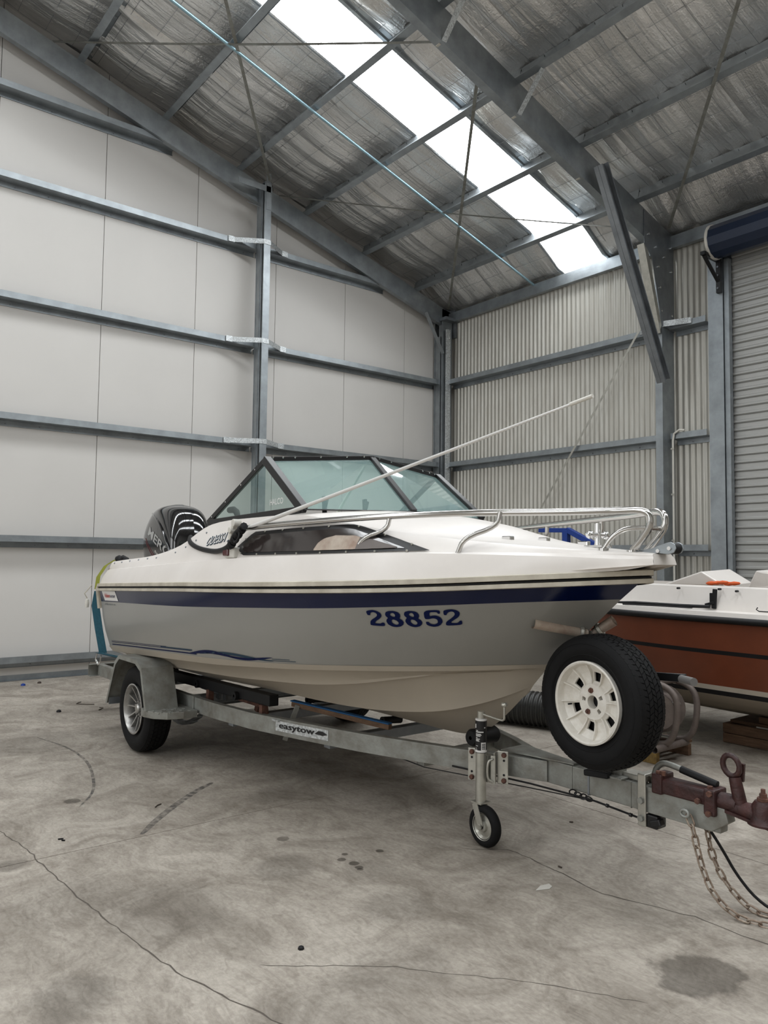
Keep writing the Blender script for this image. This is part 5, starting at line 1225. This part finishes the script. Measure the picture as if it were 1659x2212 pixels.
# ------------------------------------------------------------------ safety chains: each link a part
def link_mesh():
    P = []; L_, w_ = .0217, .0115
    for t_ in np.linspace(-PI/2, PI/2, 6): P.append((L_*.62+w_*math.cos(t_)*1.0, w_*math.sin(t_), 0))
    for t_ in np.linspace(PI/2, 3*PI/2, 6): P.append((-L_*.62+w_*math.cos(t_), w_*math.sin(t_), 0))
    return MB().tube(P, .0042, 7, closed=True)
def chain(path, label, start_roll=0):
    root = thing('safety_chain', label, 'chain', path[0])
    P = smooth_path(path, 3); seg = [0]
    for a, b in zip(P[:-1], P[1:]): seg.append(seg[-1]+(b-a).length)
    pitch = .041; n_ = int(seg[-1]/pitch); me = None
    def pt(d):
        d = min(max(d, 0), seg[-1]-1e-6); k = max(i for i in range(len(seg)) if seg[i] <= d); k = min(k, len(P)-2); return P[k]+(P[k+1]-P[k])*((d-seg[k])/(seg[k+1]-seg[k]))
    for i in range(n_):
        d = (i+.5)*pitch; p = pt(d); t_ = (pt(d+.012)-pt(d-.012)).normalized()
        if me is None: o = link_mesh().build('link', chain_m, root, 60, local=True); me = o.data
        else: o = obj_new('link', me, root)
        q = t_.to_track_quat('X', 'Z'); roll = start_roll+(PI/2 if i % 2 else 0)+random.uniform(-.25, .25)
        o.rotation_mode = 'QUATERNION'; o.rotation_quaternion = q @ V((1, 0, 0)).rotation_difference(V((1, 0, 0))) @ Matrix.Rotation(roll, 3, 'X').to_quaternion()
        o.location = p-V(path[0])
    return root
fz = .006
chain([(-1.745, 2.995, .362), (-1.722, 2.99, .32), (-1.705, 2.99, .245), (-1.688, 2.995, .175), (-1.655, 3.0, .095), (-1.610, 3.01, .045), (-1.56, 3.025, .016), (-1.515, 3.04, .008), (-1.47, 3.06, .008), (-1.42, 3.08, .008), (-1.34, 3.12, .008), (-1.26, 3.15, .008)],
      'rusty safety chain hanging from the welded eye on the near side of the coupling', .6)
chain([(-1.70, 3.045, .335), (-1.70, 3.07, .28), (-1.700, 3.09, .205), (-1.665, 3.11, .11), (-1.60, 3.12, .045), (-1.55, 3.135, .012), (-1.50, 3.15, .008), (-1.43, 3.17, .008), (-1.36, 3.19, .008), (-1.28, 3.23, .008)],
      'rusty safety chain behind the first one, beside the black cable', .2)
MB().tube([(-1.755+.018*math.cos(t_), 2.985, .368+.014*math.sin(t_)) for t_ in np.linspace(0, 2*PI, 13)[:-1]], .0065, 8, closed=True).build('chain_eye', galv_old, TR, 60)
MB().tube([(-1.69, 3.04+.014*math.cos(t_), .33+.016*math.sin(t_)) for t_ in np.linspace(0, 2*PI, 13)[:-1]], .005, 8, closed=True).build('chain_eye', rust, TR, 60)
tag(MB().tube(smooth_path([(-1.72, 3.05, .345), (-1.69, 3.07, .30), (-1.66, 3.12, .21), (-1.62, 3.14, .13), (-1.55, 3.16, .05), (-1.47, 3.19, .010), (-1.38, 3.24, .007), (-1.24, 3.30, .007)], 2), .006, 8).build('trailer_cable', black, None, 60), 'black wiring cable hanging with the chains under the coupling down to the floor', 'cable')

# ------------------------------------------------------------------ the rust brown boat behind
b2 = thing('runabout_boat', 'white and rust-brown open boat with black stripes, propped up behind the spare wheel', 'boat', (-3, 6.1, .2))
C2 = 6.10
def st2(x, k):    # half breadth factor toward the bow at the left
    u = (x+5.3)/5.3
    return min(1, max(0, 1-(1-min(u/.45, 1))**2.2))
xs2 = [-5.3+5.5*(i/40)**1.25 for i in range(41)]
def l2(hb, z0, zb, xb=0):   # z0 aft height, zb rise at the bow
    r = []
    for x in xs2:
        k = st2(x, 0); r.append(V((x+xb*(1-k), hb*k, z0+zb*(1-k))))
    return r
G2 = l2(.76, .985, .0); S0 = l2(.735, .765, .03, .12); S1 = l2(.73, .735, .03, .13); CH = l2(.68, .505, .05, .25); CH2 = l2(.675, .47, .05, .26); CH3 = l2(.665, .435, .05, .27); K1_ = l2(.45, .345, .10, .35); K1b = l2(.42, .352, .10, .35); K2 = l2(.22, .262, .14, .4); K2b = l2(.20, .268, .14, .4); K3 = l2(0, .20, .2, .5)
mb = MB()
def W2(p, s): return (p.x, C2-s*p.y, p.z)
for s in (1, -1):
    for (a, b, m_) in ((G2, S0, 0), (S0, S1, 1), (S1, CH, 0), (CH, CH2, 2), (CH2, CH3, 1), (CH3, K1_, 2), (K1_, K1b, 2), (K1b, K2, 2), (K2, K2b, 2), (K2b, K3, 2)):
        mb.grid([[W2(p, s) for p in a], [W2(p, s) for p in b]], m_)
mb.build('hull', [brown_gel, black, cream_gel], b2, 20)
mb = MB(); rim_ = MB()
for s in (1, -1):
    rim_.tube([W2(V((p.x, p.y+.012, p.z)), s) for p in G2], .024, 8)
    g1 = [V((p.x, p.y+.01, p.z+.02)) for p in G2]; g2_ = [V((p.x, max(p.y-.0, 0), p.z+.055)) for p in G2]; g3 = [V((p.x, max(p.y-.14, 0), p.z+.06)) for p in G2]; g4 = [V((p.x, max(p.y-.19, 0), p.z+.225)) for p in G2]; g5 = [V((p.x, max(p.y-.27, 0), p.z+.235)) for p in G2]; g6 = [V((p.x, max(p.y-.29, 0), p.z-.3)) for p in G2]
    for a, b in ((g1, g2_), (g2_, g3), (g3, g4), (g4, g5), (g5, g6)): mb.grid([[W2(p, s) for p in a], [W2(p, s) for p in b]])
mb.build('deck_moulding', white_gel, b2, 30)
rim_.build('rub_rail', black, b2, 60)
MB().extr([(-3.55, 5.75, 1.21), (-3.2, 5.72, 1.325), (-3.02, 5.74, 1.215)], (0, .45, .02)).build('console_hatch', white_gel, b2, 0, bevel=.01)
MB().extr([(-2.85, 5.75, 1.21), (-2.77, 5.72, 1.34), (-2.60, 5.74, 1.33), (-2.2, 5.76, 1.25), (-2.2, 5.75, 1.21)], (0, .45, .02)).build('console_hatch', white_gel, b2, 0, bevel=.01)
# black fittings
MB().box(-3.00, -2.95, 5.475, 5.49, 1.09, 1.17).bar((-2.965, 5.475, 1.055), (-2.955, 5.475, 1.20), .035, .012, up=(0, 1, 0)).bar((-3.03, 5.475, 1.08), (-2.96, 5.475, 1.10), .03, .02).build('rowlock_bracket', black, b2, 0, bevel=.004)
MB().tube([(-3.9, 5.44, 1.060), (-3.6, 5.43, 1.066), (-3.2, 5.42, 1.066), (-2.98, 5.44, 1.07)], [.004, .014, .014, .012], 8).tube([(-3.7, 5.41, 1.052), (-3.4, 5.40, 1.056), (-3.1, 5.41, 1.056)], .006, 8).build('paddle_pole', black, b2, 50)
MB().bar((-2.80, 5.50, 1.06), (-2.80, 5.50, 1.10), .02, .02).build('cleat', black, b2, 0, bevel=.004)
MB().tube([(-2.62, 5.43, 1.085), (-2.63, 5.43, 1.070), (-2.61, 5.43, 1.058), (-2.35, 5.43, 1.060)], .004, 6).build('boat_hook', black, b2, 50)
MB().bar((-2.42, 5.43, 1.06), (-2.2, 5.43, 1.075), .03, .035).bar((-2.42, 5.43, 1.10), (-2.36, 5.43, 1.065), .02, .02).build('clamp', grey_pl, b2, 0, bevel=.004)
rg = MB()
for i in range(5): rg.lathe([(0, -.05), (.012, -.03), (.016, 0), (.01, .04), (0, .05)], (-3.12+.045*i, 5.73+.01*(i % 2), 1.235+.004*(i % 3)), (1, .2*(i % 2), .05), 8)
tag(rg.build('orange_cloth', orange, None, 50), 'small crumpled orange cloth lying on the white deck of the boat behind', 'cloth')
many([MB().cyl((x, 5.478, z), (x, 5.51, z), .008, 8) for (x, z) in ((-3.26, 1.195), (-2.93, 1.20), (-2.80, 1.19))], 'screw', black, b2)
# timber cribbing beneath it
tk = thing('timber_crate', 'weathered timber crate under the keel of the brown boat', 'crate', (-2.7, 6.1, 0))
for (a, b) in ((.005, .075), (.08, .15)):
    MB().box(-3.12, -2.2, 5.87, 5.90, a, b).build('board', wood, tk, 0, bevel=.003)
for x in (-3.12, -2.66, -2.23): MB().box(x, x+.03, 5.90, 6.35, .0, .15).build('board', wood, tk, 0, bevel=.003)
MB().box(-3.1, -2.2, 5.95, 6.3, .15, .17).build('board', wood, tk, 0)
MB().box(-2.9, -2.6, 6.0, 6.2, .17, .215).build('board', wood, tk, 0)
MB().box(-1.0, -.5, 5.9, 6.3, 0, .21).build('board', wood, tk, 0)

frame_dirty = mat('dirty_tube_paint', (.16, .13, .115), .6, .3, .3, 12)
# pump on its tube frame, on a small yellow pallet
pm = thing('pump_unit', 'dirty grey pump with bolted round flange inside a bent tube frame, behind the spare wheel', 'pump', (-3.2, 5.1, .1))
def frame_side(y):
    o_ = (y-4.85)*.0; P = smooth_path([(-3.65, y, .13), (-3.02+o_, y, .13), (-2.92+o_, y, .20), (-2.885+o_, y, .42), (-2.93+o_, y, .52), (-3.05+o_, y, .56), (-3.6, y, .57)], 3); return P
MB().tube(frame_side(4.85), .022, 12).tube(frame_side(5.10), .022, 12).tube([(-2.99, 4.72, .13), (-2.99, 5.12, .13)], .024, 12, cap=False).tube([(-3.05, 4.85, .56), (-3.05, 5.10, .56)], .022, 12).build('tube_frame', frame_dirty, pm, 60)
MB().lathe([(0, -.035), (.06, -.03), (.08, -.012), (.165, -.012), (.17, -.004), (.17, .015), (.12, .02), (.12, .2), (0, .2)], (-3.10, 4.97, .37), (.45, -.89, 0), 32).build('flange_housing', frame_dirty, pm, 35)
ax2 = V((.45, -.89, 0)).normalized(); sd2 = V((.89, .45, 0))
for k in range(8):
    c = V((-3.10, 4.97, .37))+(sd2*math.cos(k*PI/4+.3)+V((0, 0, 1))*math.sin(k*PI/4+.3))*.135+ax2*.0; MB().cyl(c-ax2*.02, c+ax2*.022, .011, 6).build('flange_bolt', zinc, pm, 0)
MB().bar((-2.93, 4.86, .44), (-3.08, 4.86, .15), .02, .012).bar((-3.4, 4.86, .20), (-2.95, 4.86, .20), .03, .01).build('brace_bar', galv_old, pm, 0)
pal = thing('small_pallet', 'scuffed yellow-painted pallet under the pump frame', 'pallet', (-3.2, 5.05, 0))
MB().box(-3.55, -3.05, 4.84, 4.88, 0, .085).build('bearer', yellow, pal, 0, bevel=.003)
MB().box(-3.55, -3.05, 5.25, 5.29, 0, .085).build('bearer', wood, pal, 0, bevel=.003)
for i in range(4): MB().box(-3.55+.13*i, -3.45+.13*i, 4.84, 5.32, .087, .106).build('board', wood, pal, 0, bevel=.002)
# corrugated black duct
P = [V((-4.75, 4.95, .15)), V((-4.3, 5.1, .15)), V((-3.85, 5.3, .15)), V((-3.6, 5.5, .15))]; P = smooth_path(P, 3)
pts = []; rad = []
seg = sum((b-a).length for a, b in zip(P[:-1], P[1:])); n_ = 130
acc = [0]
for a, b in zip(P[:-1], P[1:]): acc.append(acc[-1]+(b-a).length)
for i in range(n_):
    d = seg*i/(n_-1); k = min(max(j for j in range(len(acc)) if acc[j] <= d+1e-9), len(P)-2); pts.append(P[k]+(P[k+1]-P[k])*((d-acc[k])/(acc[k+1]-acc[k]))); rad.append(.145 if i % 4 < 2 else .132)
tag(MB().tube(pts, rad, 24, cap=True).build('corrugated_duct', mat('black_duct', (.03, .03, .028), .45), None, 25), 'ribbed black flexible duct lying on the floor between the two boats', 'duct')
# blue steel frame behind the bow
bf = MB().bar((-5.9, 7.0, 1.745), (-5.50, 7.0, 1.735), .06, .05).bar((-5.52, 7.0, .02), (-5.52, 7.0, 1.74), .07, .07, up=(1, 0, 0)).bar((-5.50, 7.0, 1.74), (-5.10, 7.0, 1.555), .06, .06)
bfo = thing('blue_frame', 'blue painted steel arm and post seen beyond the foredeck under the bow rail', 'steel frame', (-5.52, 7.0, 0))
bf.build('arm', blue_paint, bfo, 0, bevel=.004)
MB().box(-5.60, -5.44, 6.92, 7.08, 0, .02).build('foot', galv_dark, bfo, 0, bevel=.004)
MB().cyl((-5.11, 7.0, 1.59), (-5.11, 7.0, 1.50), .02, 8).build('hook_end', galv_dark, bfo, 40)

# litter on the floor
def litter(x, y, n_, s, m, label, cat, nm):
    P = []; a = random.random()*6
    for i in range(n_): P.append((x+s*i*math.cos(a), y+s*i*math.sin(a), .004)); a += random.uniform(-.9, .9)
    return tag(MB().tube(P, .0035, 6).build(nm, m, None, 60), label, cat)
litter(-7.56, 2.358, 5, .05, leaf_m, 'bent dark twig on the floor left of the trailer wheel, nearer the wall', 'twig', 'twig')
litter(-7.195, 2.411, 4, .04, leaf_m, 'short dark twig on the floor just left of the mudguard', 'twig', 'twig')
litter(-4.231, 1.78, 3, .03, leaf_m, 'small straight twig beside the curved skid mark', 'twig', 'twig')
litter(-3.974, 1.186, 4, .014, black, 'small black hooked scrap on the floor left of the skid mark', 'scrap', 'rubber_scrap')
litter(-2.30, 2.88, 2, .02, leaf_m, 'small brown scrap beside the floor crack right of the jockey wheel', 'scrap', 'bark_scrap')
litter(-2.668, 3.405, 2, .02, leaf_m, 'tiny dark scrap behind the jockey wheel', 'scrap', 'bark_scrap')
def lump(x, y, r_, m, label, cat, nm):
    return tag(MB().lathe([(0, 0), (r_, .0), (r_*.9, r_*.6), (r_*.4, r_*.9), (0, r_*.8)], (x, y, 0), (0, 0, 1), 7).build(nm, m, None, 0), label, cat)
lump(-8.849, 2.154, .025, blue_paint, 'small blue plastic cap on the floor by the gable wall', 'cap', 'plastic_cap')
lump(-8.91, 2.332, .022, leaf_m, 'brown crumpled leaf on the floor beside the blue cap', 'leaf', 'dry_leaf')
lump(-7.208, 2.059, .022, black, 'black lump of rubber on the floor left of the trailer wheel', 'scrap', 'rubber_lump')
lump(-2.40, 1.548, .012, black, 'tiny black pebble on the foreground floor', 'pebble', 'pebble')
tag(MB().extr([(-2.235, 2.655, .001), (-2.225, 2.70, .001), (-2.20, 2.69, .001), (-2.19, 2.66, .001), (-2.215, 2.60, .001)], (0, 0, .001)).build('paper_scrap', paper, None, 0), 'torn scrap of pale paper lying on the concrete in front of the drawbar', 'paper')
# skid mark and oil drips on the slab
def skid(P, w0, m):
    P = smooth_path([(x, y, .0008) for x, y in P], 2); L_ = []
    for i, p in enumerate(P):
        t_ = P[min(i+1, len(P)-1)]-P[max(i-1, 0)]; t_.normalize(); k = math.sin(PI*(i+.5)/len(P))**.5*w0; n_ = V((-t_.y, t_.x, 0))*k; L_.append([p-n_, p+n_])
    return MB().grid(L_).build('skid_mark', m, fl, 0)
sk_m = bpy.data.materials.new('rubber_skid'); sk_m.use_nodes = True
_n = sk_m.node_tree.nodes; _L = sk_m.node_tree.links; b_ = _n['Principled BSDF']; b_.inputs['Base Color'].default_value = (.09, .085, .08, 1); b_.inputs['Roughness'].default_value = .7
tn = _n.new('ShaderNodeTexNoise'); tn.inputs['Scale'].default_value = 25; tn.inputs['Detail'].default_value = 5; tcn = _n.new('ShaderNodeTexCoord'); _L.new(tcn.outputs['Object'], tn.inputs['Vector'])
mrn = _n.new('ShaderNodeMapRange'); mrn.inputs[1].default_value = .35; mrn.inputs[2].default_value = .7; mrn.inputs[3].default_value = .1; mrn.inputs[4].default_value = .75; _L.new(tn.outputs[0], mrn.inputs[0]); _L.new(mrn.outputs[0], b_.inputs['Alpha'])
skid([(-4.45, 2.20), (-4.345, 2.032), (-4.064, 1.716), (-3.84, 1.516)], .022, sk_m)
skid([(-6.31, 1.649), (-5.848, 1.753), (-5.4, 1.74), (-5.089, 1.675), (-4.688, 1.561), (-4.444, 1.394)], .010, sk_m)
